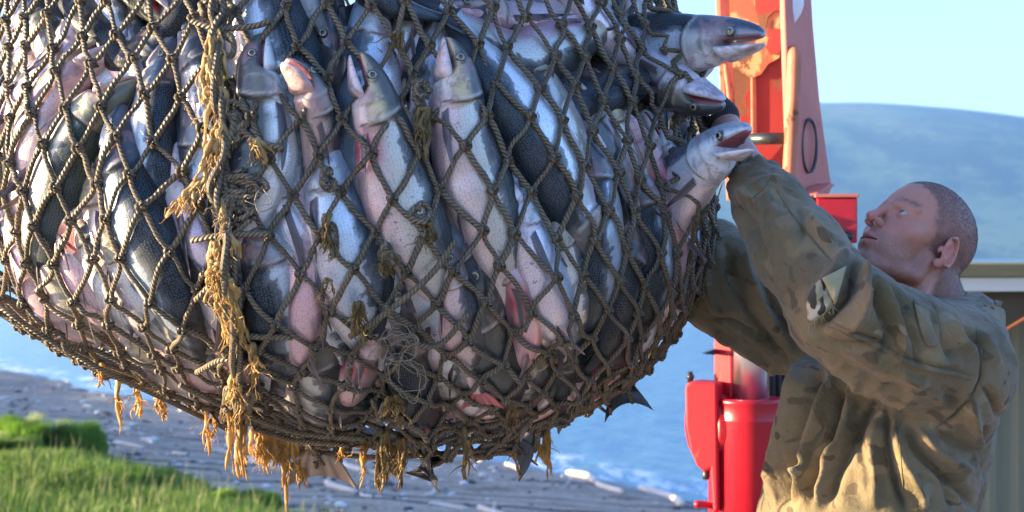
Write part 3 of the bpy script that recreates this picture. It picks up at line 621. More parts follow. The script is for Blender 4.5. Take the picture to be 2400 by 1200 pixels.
F_ = [
 # protruding heads at the right rim
 dict(px=None, world=[(1792, 80, 2.70), (1700, 92, 2.74), (1600, 104, 2.80), (1480, 125, 2.90), (1350, 160, 3.0), (1200, 200, 3.1)], dor=(-.1, -1), out=-.1, fat=1.1, mouth=.36, tone=(.35, 0, .1), pal=BLUE, L=.72, label='salmon sticking far out of the net at the top right, mouth open'),
 dict(px=None, world=[(1697, 246, 2.70), (1630, 228, 2.74), (1560, 195, 2.79), (1480, 150, 2.88), (1380, 60, 3.0)], dor=(-.2, 1), out=-.35, fat=1.1, mouth=.2, tone=(.2, .15, 0), pal=dict(DARK, belly=(.62, .62, .70)), L=.62, label='dark headed salmon poking out belly up just above the black cuff'),
 dict(px=None, world=[(1757, 300, 2.60), (1690, 345, 2.66), (1620, 410, 2.74), (1540, 500, 2.84), (1450, 620, 2.98)], dor=(-1, -.6), out=-.55, fat=1.1, mouth=1.0, tone=(.5, 0, 0), pal=PALE, L=.64, label='salmon with gaping white jaws pressed against the bare forearm'),
 dict(px=None, world=[(1672, 152, 2.84), (1610, 180, 2.84), (1540, 240, 2.9), (1460, 330, 3.0), (1400, 430, 3.1)], dor=(-.4, -1), out=-.3, tone=(.3, 0, 0), pal=PALE, L=.5, label='white throated salmon half hidden behind the topmost protruding head'),
 # big named ones in the middle
 dict(px=[(612, 78), (600, 150), (604, 240), (600, 350), (560, 470)], dor=(-1, 0), out=-.1, depth=.035, hd=.03, mouth=.18, tone=(.05, .1, 0), pal=dict(DARK, belly=(.78, .80, .80)), label='dark faced salmon with white belly standing upright beside the frayed rope seam', fat=1.12),
 dict(px=[(676, 158), (712, 190), (742, 250), (762, 320), (770, 400)], dor=(1, -.5), out=-.55, depth=.07, hd=.10, mouth=.6, tone=(.35, .1, 0), pal=dict(DARK, belly=(.60, .44, .38)), label='small headed salmon gaping straight at the viewer through a mesh', L=.50),
 dict(px=[(846, 126), (868, 200), (900, 300), (940, 430), (985, 560), (1035, 680), (1070, 780)], dor=(1, -.1), out=-.12, depth=.03, hd=.03, mouth=.45, tone=(.9, .12, .5), pal=GOLD, L=.60, label='open mouthed salmon with a blood red throat and pale belly in the centre', fat=1.08),
 dict(px=[(1047, 90), (1072, 180), (1090, 280), (1125, 400), (1165, 520), (1195, 650)], dor=(1, -.1), out=-.12, depth=.03, hd=.03, mouth=.08, tone=(.75, .15, .15), pal=GOLD, L=.58, label='upright salmon with closed pink jaw, golden cheek and dark throat fin', fat=1.1),
 dict(px=[(1440, 650), (1400, 560), (1345, 430), (1270, 290), (1160, 130), (1080, 20), (1010, -30)], dor=(-1, .7), out=.05, depth=.04, tone=(.1, .12, 0), pal=SILV, L=.66, fat=1.12, label='largest silver salmon lying diagonally head down, its dark tail fanned at the top centre'),
 dict(px=[(600, -240), (606, -100), (615, 20), (650, 160), (690, 330), (700, 450)], dor=(1, 0), out=.12, depth=.06, tone=(.05, .1, 0), pal=BLUE, L=.66, fat=1.25, label='broad blue scaled salmon body above the dark faced head'),
 dict(px=[(757, 268), (764, 370), (785, 490), (815, 620), (840, 760)], dor=(1, 0), out=-.25, depth=.045, mouth=.35, tone=(.3, .05, 0), pal=PALE, L=.60, fat=1.1, label='pale blue headed salmon with two thin jaws pointing up below the gaping one'),
 dict(px=[(650, 300), (636, 390), (648, 500), (690, 620), (705, 760)], dor=(-1, 0), out=-.45, depth=.055, mouth=.5, tone=(.7, -.1, .15), pal=PALE, L=.58, label='pale salmon with purple tipped jaws rising right of the frayed seam'),
 dict(px=[(880, -70), (872, 20), (866, 110), (858, 250), (850, 400)], dor=(-1, 0), out=-.1, depth=.05, tone=(.2, -.1, 0), pal=PALE, label='salmon with smooth pale blue gill cover at the top edge of the picture', fat=1.05),
 dict(px=[(778, 112), (752, 50), (730, -40), (700, -160)], dor=(1, -.1), out=0, depth=.05, mouth=.25, tone=(.2, .1, 0), pal=BLUE, label='dark blue salmon hanging head down left of the pale gill cover'),
 dict(px=[(1192, 385), (1225, 470), (1268, 590), (1310, 700), (1345, 800)], dor=(1, -.1), out=-.5, depth=.04, mouth=.3, tone=(.45, 0, 0), pal=PALE, L=.56, fat=1.12, label='white headed salmon seen from below with a stubby dark fin at its side'),
 dict(px=[(1388, 265), (1418, 370), (1436, 500), (1432, 640), (1412, 780)], dor=(-1, 0), out=.05, depth=.04, tone=(.1, .1, 0), pal=dict(BLUE, belly=(.8, .78, .76)), L=.60, label='slender blue black salmon with a bright white belly edge, head up', fat=1.0),
 dict(px=[(1490, 345), (1528, 440), (1558, 560), (1560, 690), (1530, 830)], dor=(-1, 0), out=.0, depth=.04, tone=(.2, .05, 0), pal=BLUE, L=.58, label='blue headed salmon right of the slender blue black one', fat=1.08),
 dict(px=[(1500, 240), (1545, 330), (1590, 440), (1620, 560), (1615, 680)], dor=(1, -.2), out=-.55, depth=.05, tone=(1, -.1, .9), pal=PINK, L=.56, label='pink bellied salmon with a red blotch near the right rim'),
 dict(px=[(1468, 38), (1400, 70), (1320, 100), (1230, 110), (1140, 60)], dor=(-.2, 1), out=-.1, depth=.04, mouth=.12, tone=(.7, .05, 0), pal=dict(GOLD, belly=(.66, .42, .46)), L=.52, label='upside down salmon with a pink jaw line lying across the top right', fat=1.0),
 dict(px=[(1234, 32), (1266, 110), (1305, 200), (1345, 300), (1380, 400)], dor=(-1, .3), out=.0, depth=.045, mouth=.2, tone=(.4, .1, 0), pal=GOLD, L=.54, label='salmon with golden cheek and raised snout left of the upside down one'),
 dict(px=[(1180, -10), (1172, 60), (1150, 140), (1140, 240)], dor=(-1, 0), out=-.2, depth=.075, tone=(.7, .1, .1), pal=dict(GOLD, cheek=(.3, .2, .13)), label='brownish salmon head with red gum at the top, over the big diagonal body'),
 dict(px=[(1340, 145), (1392, 215), (1440, 300), (1470, 400)], dor=(-1, .6), out=-.3, depth=.055, mouth=.25, tone=(.5, .1, 0), pal=dict(DARK, belly=(.7, .62, .62)), label='black backed salmon with a rosy throat in the upper right'),
 dict(px=[(1420, 135), (1452, 215), (1480, 310), (1500, 420)], dor=(-1, .3), out=-.2, depth=.055, mouth=.4, tone=(.6, .1, 0), pal=GOLD, label='thin jawed salmon squeezed beside the rosy throated one'),
 dict(px=[(1060, -20), (1180, 0), (1300, 5), (1420, 20)], dor=(0, -1), out=-.4, depth=.07, tone=(1, -.1, .2), pal=PINK, label='pink salmon belly running level along the top edge'),
 dict(px=[(1560, 60), (1510, 90), (1450, 40), (1380, -40)], dor=(-1, -1), out=-.4, depth=.05, tone=(.5, -.1, 0), pal=PALE, label='pearly gill cover glinting by the upper right rim'),
 dict(px=[(1345, 780), (1330, 830), (1290, 900), (1230, 970), (1160, 1010)], dor=(.6, .6), out=.0, depth=.05, tone=(.3, .1, .3), pal=DARK, L=.50, label='small dark salmon with a bright ringed eye low on the right'),
 # tails and fins hanging out of the meshes
 dict(px=[(725, 720), (732, 860), (738, 990), (748, 1128)], dor=(1, 0), out=.05, depth=.05, L=None, free=True, late=.06, tone=(.4, .1, 0), fat=1.1, pal=dict(GOLD, fin=(.30, .20, .13)), label='salmon whose brown spread tail fin hangs below the bag among golden strands'),
 dict(px=[(1108, 560), (1130, 700), (1145, 850), (1172, 1052)], dor=(1, 0), out=.05, depth=.05, L=None, free=True, late=.06, tone=(.2, .2, 0), pal=dict(DARK, fin=(.03, .022, .018)), label='dark salmon whose broad blackish tail sticks through the bottom ropes'),
 dict(px=[(1400, 600), (1440, 760), (1468, 870), (1494, 985)], dor=(1, .2), out=.75, depth=.05, fat=.8, L=None, free=True, late=.0, tone=(.2, .2, 0), pal=DARK, label='salmon whose dark tail pokes out at the lower right rim'),
 dict(px=[(930, 700), (950, 850), (968, 960), (1008, 1088)], dor=(1, 0), out=.75, depth=.05, L=None, free=True, late=.06, tone=(.1, .2, 0), pal=DARK, label='salmon whose narrow black tail hangs edge on under the middle of the bag'),
 dict(px=[(1400, 800), (1330, 930), (1270, 1010), (1180, 1070)], dor=(1, 1), out=.7, depth=.05, L=None, free=True, late=.06, tone=(.1, .2, 0), pal=DARK, label='salmon whose slim dark tail points down left under the bag'),
 dict(px=[(1050, 560), (1075, 700), (1092, 800), (1125, 935)], dor=(1, -.2), out=.0, depth=.02, L=None, late=.03, tone=(.6, 0, .1), pal=dict(PINK, fin=(.42, .10, .10)), label='salmon with a red tail fin in the lower centre'),
 dict(px=[(500, 260), (450, 400), (400, 510), (325, 645)], dor=(1, .4), out=.1, depth=.05, L=None, tone=(.1, .2, 0), pal=DARK, label='salmon with a black tail fin in the gap left of the seam'),
 dict(px=[(700, -180), (830, -70), (940, 5), (1092, 38)], dor=(.2, 1), out=.1, depth=.02, L=None, tone=(.1, .2, 0), pal=dict(DARK, fin=(.05, .05, .055)), label='salmon whose dark ribbed tail fans out at the top centre'),
 dict(px=[(1270, 330), (1370, 250), (1470, 190), (1600, 132)], dor=(.2, 1), out=.55, depth=.06, L=None, tone=(.1, .2, 0), pal=dict(DARK, fin=(.03, .028, .026)), late=.05, label='salmon whose black tail juts towards the upper right rim'),
 # more heads wedged between the big ones
 dict(px=[(560, 350), (570, 420), (560, 520)], dor=(1, 0), out=.0, depth=.07, mouth=.3, tone=(.2, .1, 0), pal=BLUE, L=.5, label='blue salmon head low behind the tangled part of the seam'),
 dict(px=[(965, 150), (955, 230), (945, 330), (950, 430)], dor=(-1, 0), out=-.2, depth=.065, mouth=.2, tone=(.5, .1, 0), pal=GOLD, L=.52, label='salmon head with snout up between the open mouthed and the golden cheeked one'),
 dict(px=[(1010, 270), (1000, 360), (1010, 480), (1040, 600)], dor=(1, 0), out=.1, depth=.07, tone=(.2, .1, 0), pal=BLUE, L=.52, label='narrow blue salmon left of the golden cheeked one'),
 dict(px=[(1250, 200), (1300, 320), (1330, 420)], dor=(1, -.5), out=-.3, depth=.075, mouth=.3, tone=(.4, .1, 0), pal=GOLD, L=.5, label='brassy salmon head above the big diagonal body'),
 dict(px=[(1290, 350), (1300, 440), (1320, 560)], dor=(1, 0), out=.1, depth=.08, tone=(.1, .2, 0), pal=DARK, L=.5, label='dark salmon in the shadow right of the big diagonal body'),
 dict(px=[(1455, 250), (1480, 340), (1500, 450)], dor=(1, 0), out=-.2, depth=.07, mouth=.4, tone=(.5, .1, 0), pal=GOLD, L=.5, label='bronze salmon head with parted jaws in the upper right'),
 dict(px=[(1560, 240), (1590, 320), (1620, 420)], dor=(1, 0), out=.0, depth=.05, mouth=.2, tone=(.5, .1, 0), pal=PALE, L=.5, label='pale salmon head close under the dark headed one at the right rim'),
 dict(px=[(1100, 470), (1130, 560), (1150, 660), (1150, 760)], dor=(-1, 0), out=.25, depth=.055, tone=(.1, .1, 0), pal=SILV, L=.52, label='mottled silver salmon back between the two pink fins'),
 dict(px=[(820, 500), (800, 600), (800, 700), (820, 800)], dor=(-1, 0), out=.3, depth=.06, tone=(.1, .1, 0), pal=DARK, L=.52, label='dark salmon back in the very middle of the picture'),
 dict(px=[(655, 220), (668, 330), (690, 450)], dor=(1, 0), out=.5, depth=.08, tone=(0, .2, 0), pal=DARK, L=.5, label='black scaled salmon back under the gaping head'),
 dict(px=[(300, 200), (290, 130), (330, 60)], dor=(1, 0), out=.2, depth=.07, tone=(.2, .2, 0), pal=DARK, L=.5, label='dark salmon above the sunlit green backed one'),
 dict(px=[(470, 150), (480, 240), (490, 350)], dor=(1, 0), out=.1, depth=.07, mouth=.2, tone=(.4, .1, 0), pal=GOLD, L=.5, label='dusky salmon head just left of the golden strands'),
 dict(px=[(90, 60), (60, 130), (20, 220)], dor=(-1, 0), out=.2, depth=.07, tone=(.3, .2, 0), pal=DARK, L=.5, label='black salmon in the upper left gap'),
 dict(px=[(120, 300), (150, 380), (170, 480)], dor=(1, 0), out=-.3, depth=.08, mouth=.5, tone=(.8, 0, .3), pal=PINK, L=.5, label='pink jawed salmon deep behind the green backed one'),
 # left, sunlit
 dict(px=[(222, 70), (168, 120), (100, 190), (50, 290), (20, 410)], dor=(-1, -1), out=-.35, depth=.04, mouth=.7, tone=(.9, .0, .3), pal=GREEN, L=.56, fat=1.12, label='sunlit salmon with gaping pink jaws bending down at the far left'),
 dict(px=[(292, 172), (232, 222), (165, 290), (120, 380), (95, 470)], dor=(1, 1), out=-.1, depth=.035, mouth=.15, tone=(.5, .05, .0), pal=GREEN, L=.56, fat=1.15, label='green backed salmon with white belly turned up to the sun'),
 dict(px=[(375, 58), (352, 130), (330, 230), (318, 340), (330, 450)], dor=(1, .1), out=-.05, depth=.05, tone=(.3, .0, 0), pal=dict(BLUE, belly=(.42, .40, .46)), L=.54, label='grey blue salmon with pointed snout and clear eye in the upper left'),
 dict(px=[(395, 10), (430, 90), (455, 190), (480, 300)], dor=(1, -.3), out=.1, depth=.06, tone=(.4, .1, 0), pal=BLUE, label='dark blue salmon head left of the frayed seam at the top'),
 dict(px=[(412, 180), (422, 250), (440, 350), (455, 470)], dor=(-1, 0), out=.0, depth=.055, mouth=.1, tone=(.2, .1, 0), pal=BLUE, label='salmon with raised snout between the pointed one and the seam'),
 dict(px=[(262, 232), (262, 320), (285, 440), (325, 560), (375, 680)], dor=(1, 0), out=.12, depth=.03, tone=(.1, .1, 0), pal=dict(BLUE, belly=(.80, .80, .80), flank=(.36, .44, .52)), L=.62, fat=1.1, label='long blue backed salmon pointing straight up with sunlit silver belly'),
 dict(px=[(212, 325), (190, 410), (188, 510), (210, 620)], dor=(-1, 0), out=-.3, depth=.055, tone=(.4, .05, 0), pal=GOLD, label='small grey salmon with snout up beside the long blue backed one'),
 dict(px=[(384, 325), (396, 400), (405, 470), (440, 600), (480, 720)], dor=(-1, 0), out=-.55, depth=.05, mouth=.2, tone=(.9, 0, 0), pal=PALE, label='pinkish white salmon head under the raised snout left of the seam'),
 dict(px=[(350, 10), (300, 60), (250, 110), (200, 60)], dor=(1, 1), out=.5, depth=.07, tone=(.2, .2, 0), pal=DARK, label='black wet salmon head glinting in the upper left'),
 dict(px=[(365, 35), (320, -20), (260, -90)], dor=(0, 1), out=-.3, depth=.05, mouth=.6, tone=(.9, .1, .5), pal=GREEN, label='salmon with raw red mouth at the top left edge'),
 dict(px=[(180, -60), (140, 20), (110, 90), (60, 150)], dor=(-1, -1), out=-.4, depth=.055, tone=(.9, -.1, .1), pal=PINK, label='rosy salmon flank at the top left corner'),
 dict(px=[(10, 250), (40, 370), (90, 480), (150, 600)], dor=(-1, .2), out=-.2, depth=.05, tone=(.8, 0, .9), pal=GREEN, label='salmon with a bleeding gash at the left edge'),
 # bodies in the lower belly of the bag
 dict(px=[(545, 470), (600, 580), (640, 690), (665, 800), (680, 900)], dor=(-1, .3), out=.15, depth=.04, tone=(.1, -.05, 0), pal=BLUE, L=.56, fat=1.25, label='broad grey blue salmon flank right of the hanging yellow strands'),
 dict(px=[(700, 430), (712, 540), (716, 660), (712, 780)], dor=(1, 0), out=-.9, depth=.045, tone=(.9, -.1, .2), pal=PINK, L=.56, label='pale pink salmon belly split by a dark seam in the middle'),
 dict(px=[(930, 650), (925, 720), (935, 800), (950, 900)], dor=(1, 0), out=-.3, depth=.05, mouth=.1, tone=(.3, .1, 0), pal=PALE, L=.5, label='salmon head wrapped in loose frayed threads low in the centre'),
 dict(px=[(900, 760), (868, 830), (830, 930), (800, 1010)], dor=(1, .3), out=-.5, depth=.04, tone=(.8, -.2, 1), pal=PINK, L=.5, label='white salmon with a small bloody wound below the frayed threads'),
 dict(px=[(655, 800), (665, 870), (680, 940), (740, 1000)], dor=(-1, 0), out=.0, depth=.04, mouth=.5, tone=(1, .1, .8), pal=dict(DARK, belly=(.55, .16, .2)), L=.46, label='salmon showing red gills near the bottom of the seam'),
 dict(px=[(1050, 470), (1080, 580), (1110, 700), (1130, 800)], dor=(1, 0), out=.2, depth=.05, tone=(.1, .05, 0), pal=BLUE, L=.54, label='blue scaled salmon body in the gap below the golden cheeked one'),
 dict(px=[(1150, 540), (1190, 620), (1225, 700), (1230, 800), (1200, 920)], dor=(-1, 0), out=-.7, depth=.04, tone=(1, -.1, .5), pal=PINK, L=.5, label='pink salmon with paired dark fins right of the lower centre'),
 dict(px=[(1290, 440), (1345, 530), (1372, 640), (1360, 760)], dor=(1, -.2), out=.15, depth=.05, tone=(.2, .1, 0), pal=SILV, L=.56, label='silver salmon with speckled dark edge left of the slender blue black one'),
 dict(px=[(1500, 470), (1510, 570), (1490, 690), (1450, 800), (1390, 890)], dor=(-1, 0), out=.3, depth=.045, tone=(.1, .2, 0), pal=DARK, L=.58, fat=1.1, label='almost black salmon back in the lower right'),
 dict(px=[(1570, 540), (1575, 640), (1545, 740), (1490, 850), (1420, 930)], dor=(-1, 0), out=-.1, depth=.04, tone=(.7, -.05, .3), pal=SILV, L=.56, label='white scaled salmon curving with the lower right rim'),
]
# parallel bodies of the lower left and bottom, head hidden; position tells them apart
LOW = [
 ((60, 400, 110, 520, 170, 660, 250, 800), (1, -.4), -.6, PINK, 'long pink salmon belly slanting down at the lower left'),
 ((120, 430, 175, 560, 240, 700, 320, 830), (1, -.4), .0, SILV, 'silver salmon flank right of the long pink belly at the lower left'),
 ((190, 470, 240, 590, 300, 710, 380, 830), (1, -.5), -.2, SILV, 'white edged silver salmon, third from the lower left rim'),
 ((20, 440, 70, 570, 130, 700, 200, 800), (1, -.4), -.3, GREEN, 'greenish silver salmon along the lower left rim'),
 ((-40, 460, 10, 580, 70, 690, 140, 780), (1, -.4), -.5, PINK, 'rosy salmon hugging the extreme lower left rim'),
 ((270, 560, 320, 660, 380, 770, 460, 880), (1, -.5), .1, GOLD, 'speckled grey salmon above the dark gap at the lower left'),
 ((400, 470, 430, 590, 460, 700, 520, 820), (1, -.3), .0, DARK, 'dark sheened salmon left of the hanging yellow strands'),
 ((480, 540, 480, 650, 490, 760, 530, 880), (-1, 0), -.5, PINK, 'purple pink salmon belly tight against the frayed seam'),
 ((620, 690, 600, 790, 590, 880, 620, 960), (-1, 0), -.1, BLUE, 'dull blue salmon under the broad grey blue flank'),
 ((760, 520, 755, 640, 760, 760, 790, 880), (1, 0), .0, SILV, 'plump silver salmon in the lower centre meshes'),
 ((850, 420, 870, 540, 870, 660, 850, 780), (1, 0), .25, BLUE, 'blue scaled salmon body between the throat blood and the lower centre'),
 ((940, 430, 985, 540, 1010, 650, 1040, 760), (1, 0), .2, BLUE, 'mottled blue salmon body right of the centre'),
 ((1020, 600, 1040, 720, 1060, 830, 1050, 930), (1, 0), .0, SILV, 'silver salmon with dark speckles left of the paired dark fins'),
 ((1150, 760, 1180, 850, 1190, 930, 1150, 1000), (-1, 0), -.3, PINK, 'short rosy salmon body above the bottom ropes'),
 ((1270, 640, 1285, 760, 1270, 860, 1220, 940), (1, 0), -.2, SILV, 'white bellied salmon body left of the small ringed eye'),
 ((1260, 800, 1270, 880, 1230, 950, 1150, 1010), (1, 0), .3, GOLD, 'bronze salmon back near the bottom right curve'),
 ((1440, 780, 1420, 860, 1360, 930, 1270, 990), (1, .5), -.2, GOLD, 'tawny salmon flank sliding along the bottom right'),
 ((1530, 800, 1480, 880, 1410, 940, 1320, 985), (1, .5), -.3, PINK, 'reddish salmon flank next to the bottom right rim'),
 ((1640, 420, 1655, 540, 1640, 660, 1600, 780), (1, 0), -.1, SILV, 'silver salmon strip on the extreme right rim'),
 ((1600, 300, 1630, 420, 1650, 540, 1640, 650), (1, 0), .1, BLUE, 'blue grey salmon back beside the bare forearm'),
 ((450, 760, 480, 850, 560, 930, 660, 990), (1, -.8), -.2, DARK, 'black salmon back in the bottom left ropes'),
 ((330, 760, 400, 850, 490, 920, 590, 970), (.8, -1), -.4, PINK, 'flesh pink salmon flank low on the left slope'),
 ((240, 780, 320, 850, 410, 905, 520, 950), (.8, -1), -.4, GOLD, 'dusky salmon flank at the lowest left edge'),
 ((720, 860, 760, 930, 840, 980, 940, 1010), (1, -.5), .2, DARK, 'dark salmon back lying across the bottom of the bag'),
 ((860, 900, 930, 950, 1020, 985, 1120, 1000), (0, -1), -.2, PINK, 'rosy salmon lying level across the bottom of the bag'),
 ((1000, 880, 1060, 930, 1130, 970, 1220, 980), (0, -1), -.1, SILV, 'scaly silver salmon lying level above the bottom ropes'),
]
FRONT = []
for i, f in enumerate(F_):
    f['fat'] = f.get('fat', 1.0)*(.95 if not f['px'] else .97)
    f['out'] = f['out']+(.12 if f['out'] > -.5 and f['px'] else 0)
    FRONT.append(make_fish(group=G1, **f))
rl = np.random.RandomState(5)
for i, (p, dor, out, pal, lab) in enumerate(LOW):
    pts = [(p[k], p[k+1]) for k in range(0, 8, 2)]
    FRONT.append(make_fish(pts, dor, L=rl.uniform(.5, .58), out=out, depth=.045+.012*rl.rand(), tone=(rl.uniform(.2, .9), rl.uniform(-.16, .06), .3*rl.rand()), pal=pal, fat=rl.uniform(.92, 1.06), label=lab, group=G1, seed=900+i))
# the packed fish between and behind the front layer
G2 = 'salmon packed between and behind the front fish'
GAP_SHADE = dict(back=(.006, .008, .010), flank=(.03, .04, .05), belly=(.22, .2, .2), head=(.02, .022, .024), cheek=(.06, .065, .065))  # near-black skin puts the shade of the gaps into the rear fish
TN = [('blue backed', BLUE), ('black backed', DARK), ('bright silver', SILV), ('brassy', GOLD), ('pink bellied', PINK), ('pale blue', PALE), ('greenish', GREEN)]
def spot(x, y):
    c = ['far left', 'left', 'left of centre', 'centre', 'right of centre', 'right', 'far right'][int(np.clip((x+20)/245, 0, 6))]; r = ['top edge', 'upper part', 'middle', 'lower part', 'bottom'][int(np.clip(y/210, 0, 4))]
    return '%s of the net, %s' % (r, c)
rb = np.random.RandomState(11)
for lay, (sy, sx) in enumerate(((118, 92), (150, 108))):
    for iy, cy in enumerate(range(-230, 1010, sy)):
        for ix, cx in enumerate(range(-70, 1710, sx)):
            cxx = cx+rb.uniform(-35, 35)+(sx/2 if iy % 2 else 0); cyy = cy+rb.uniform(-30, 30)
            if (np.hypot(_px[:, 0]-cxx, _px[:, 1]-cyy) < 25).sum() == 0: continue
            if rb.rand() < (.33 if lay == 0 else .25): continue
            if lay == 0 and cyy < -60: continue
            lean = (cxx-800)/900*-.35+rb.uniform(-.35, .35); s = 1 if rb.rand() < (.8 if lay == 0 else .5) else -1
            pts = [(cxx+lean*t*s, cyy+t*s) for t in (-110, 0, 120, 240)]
            tn, pal = TN[rb.randint(7)] if lay == 0 else ('shade-darkened', GAP_SHADE)
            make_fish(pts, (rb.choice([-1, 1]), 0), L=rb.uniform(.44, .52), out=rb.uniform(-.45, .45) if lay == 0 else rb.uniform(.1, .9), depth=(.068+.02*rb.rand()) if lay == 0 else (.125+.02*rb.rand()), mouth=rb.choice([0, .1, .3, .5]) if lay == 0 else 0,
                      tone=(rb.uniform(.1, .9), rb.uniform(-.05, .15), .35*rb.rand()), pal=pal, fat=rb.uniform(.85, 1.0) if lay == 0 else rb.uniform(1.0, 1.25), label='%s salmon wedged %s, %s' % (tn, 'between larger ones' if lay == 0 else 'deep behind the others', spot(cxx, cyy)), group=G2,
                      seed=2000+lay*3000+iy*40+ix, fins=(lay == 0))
# ------------------------------------------------------------------ the net
m = NT('wet_twisted_rope'); g = m.obj(); uvn = m.n('UVMap').outputs[0]; u = m.n('SeparateXYZ', i_0=uvn).outputs
tw = m.math('SINE', m.math('ADD', m.math('MULTIPLY', u[0], 2*math.pi/.0085), m.math('MULTIPLY', u[1], 2*math.pi*1.5)))
vc = m.n('VertexColor', layer_name='Col').outputs[0]
fib = m.noise(g, 240, 4, .7); bign = m.noise(g, 5, 5, .6)
c = m.mix(m.ramp(bign, .35, .65), (.125, .096, .056), (.195, .152, .09)); c = m.mix(m.ramp(fib, .35, .75, 0, .55), c, (.26, .205, .13)); c = m.mix(m.ramp(tw, -.95, -.2, .75, 0), c, (.03, .024, .017))
c = m.mix(m.ramp(m.noise(g, 16, 5), .58, .72, 0, .5), c, (.06, .055, .045)); c = m.mix(1.0, c, vc, 'MULTIPLY')
m.p('Base Color', c); m.p('Roughness', .55); m.p('Specular IOR Level', .5); m.p('Normal', m.bump(m.math('ADD', m.math('MULTIPLY', tw, .6), m.math('MULTIPLY', fib, .7)), .9, .0022))
M_rope = m.m
m = NT('golden_frayed_fibre'); g = m.obj()
c = m.mix(m.ramp(m.noise(g, 25, 5), .35, .7), (.42, .29, .11), (.68, .54, .28)); vc = m.n('VertexColor', layer_name='Col').outputs[0]; c = m.mix(1.0, c, vc, 'MULTIPLY')
m.p('Base Color', c); m.p('Roughness', .4); m.p('Normal', m.bump(m.noise(m.map(g, (1, 1, .25)), 160, 4, .7), .8, .003))
tr = m.n('BsdfTranslucent', i_Color=c); mx = m.n('MixShader', i_0=.45); m.t.links.new(m.b.outputs[0], mx.inputs[1]); m.t.links.new(tr.outputs[0], mx.inputs[2]); m.t.links.new(mx.outputs[0], m.out.inputs[0])
M_fray = m.m
m = NT('grey_thread'); m.p('Base Color', rgb(.20, .18, .14)); m.p('Roughness', .6); M_thr = m.m

NC, STEP = 66, .0665
NR = int(PLEN/STEP); rn = np.random.RandomState(3)
net_o = Vector(((PROF[5][2]-1200)/F*D, D, 6.6))
net = empty('fishing_net', net_o); tag(net, 'bulging diamond mesh rope net full of salmon, frayed and dripping, hanging from above', 'net')
th0 = np.zeros((NR+1, NC)); S0 = np.zeros((NR+1, NC))
for i in range(NR+1):
    s = i*STEP; shear = .10*(s-1.0)
    th0[i] = 2*np.pi*(np.arange(NC)+(.5 if i % 2 else 0))/NC+.02+shear*np.sin((2*np.pi*np.arange(NC)/NC)-.3)*.5; S0[i] = min(s+.01, PLEN-.002)
    th0[i] -= .85*sstep(s, 1.05, PLEN-.1)*np.cos(th0[i])
Jt = rn.normal(0, 1, th0.shape); Js = rn.normal(0, 1, th0.shape)
rr_ = np.interp(S0, _L, _P[:, 1]); th0 += Jt*.006/np.maximum(rr_, .12); S0 += Js*.006
S0 += .03*np.sin(th0*3+1)*sstep(S0, .3, .8)*(1-sstep(S0, PLEN-.5, PLEN))
S0 = np.clip(S0, 0, PLEN-.001)
KP = surf(th0, S0); KN = surf_n(th0.ravel(), S0.ravel()).reshape(KP.shape)
bul = .010+.008*vnoise(KP, 7, 21)
# snags and dips where the net is torn or gathered (photo pixel, radius, pull)
KP = KP+KN*bul[..., None]
KPX = np.stack((1200+KP[..., 0]/KP[..., 1]*F, 600-(KP[..., 2]-CZ)/KP[..., 1]*F), -1)
# the ropes lie on the fish: lift or sink them to the skin under them
from mathutils.bvhtree import BVHTree
bV, bF, nb = [], [], 0
for o in FRONT:
    v = np.empty(len(o.data.vertices)*3); o.data.vertices.foreach_get('co', v); v = v.reshape(-1, 3)+np.array(o.location); bV.append(v)
    bF += [tuple(i+nb for i in p.vertices) for p in o.data.polygons]; nb += len(v)
FB = BVHTree.FromPolygons(np.concatenate(bV).tolist(), bF)
POKE = [(602, 165, 82), (715, 190, 72), (872, 215, 88), (1078, 185, 88), (1230, 450, 50)]       # heads that came right through a mesh (photo pixels)
def lift(P, N, lo=-.022, hi=.055, gap=.0065):
    u0, v0 = 1200+P[0]/P[1]*F, 600-(P[2]-CZ)/P[1]*F
    if any((u0-a)**2+(v0-b)**2 < r*r for a, b, r in POKE): return -.012
    N = N/(np.linalg.norm(N)+1e-9); h, n_, i_, d_ = FB.ray_cast(Vector(P+N*hi), Vector(-N), hi-lo+.01)
    if h is None: return lo*.6
    u_ = hi-d_+gap; return u_ if u_ < hi*.9 else 0.0
fv = (th0 % (2*np.pi) < np.pi+.25) | (th0 % (2*np.pi) > 2*np.pi-.25)
for i in range(NR+1):
    for j in range(NC):
        if fv[i, j] and rr_[i, j] > .1: KP[i, j] += KN[i, j]*np.clip(lift(KP[i, j], KN[i, j]), -.014, .05)
def bar(mb, A, nA, B, nB, rad=.0048, slack=1.0):
    n = 9; t = np.linspace(0, 1, n)[:, None]; L = np.linalg.norm(B-A)
    P = A*(1-t)+B*t; Nn = nA*(1-t)+nB*t; Nn /= np.linalg.norm(Nn); 
    side = np.cross(B-A, nA); side /= np.linalg.norm(side)+1e-9
    P = P+side*(rn.normal(0, .028)*L*slack*np.sin(t*np.pi)+rn.normal(0, .02)*L*np.sin(2*t*np.pi))+nA*(.03*L*np.sin(t*np.pi))
    if A[1] < D+.15:
        e_ = np.array([0]+[np.clip(lift(P[q_], nA), -.008, .035) for q_ in range(1, n-1)]+[0]); e_ = np.maximum(e_, np.r_[0, e_[:-1]]*.6); e_ = np.maximum(e_, np.r_[e_[1:], 0]*.6); P = P+nA*e_[:, None]
    r = rad*rn.uniform(.85, 1.15)*(1+.08*np.sin(t[:, 0]*17+rn.rand()*6))
    mb.tube(P, r, 8, caps=False, c=(1, 1, 1))
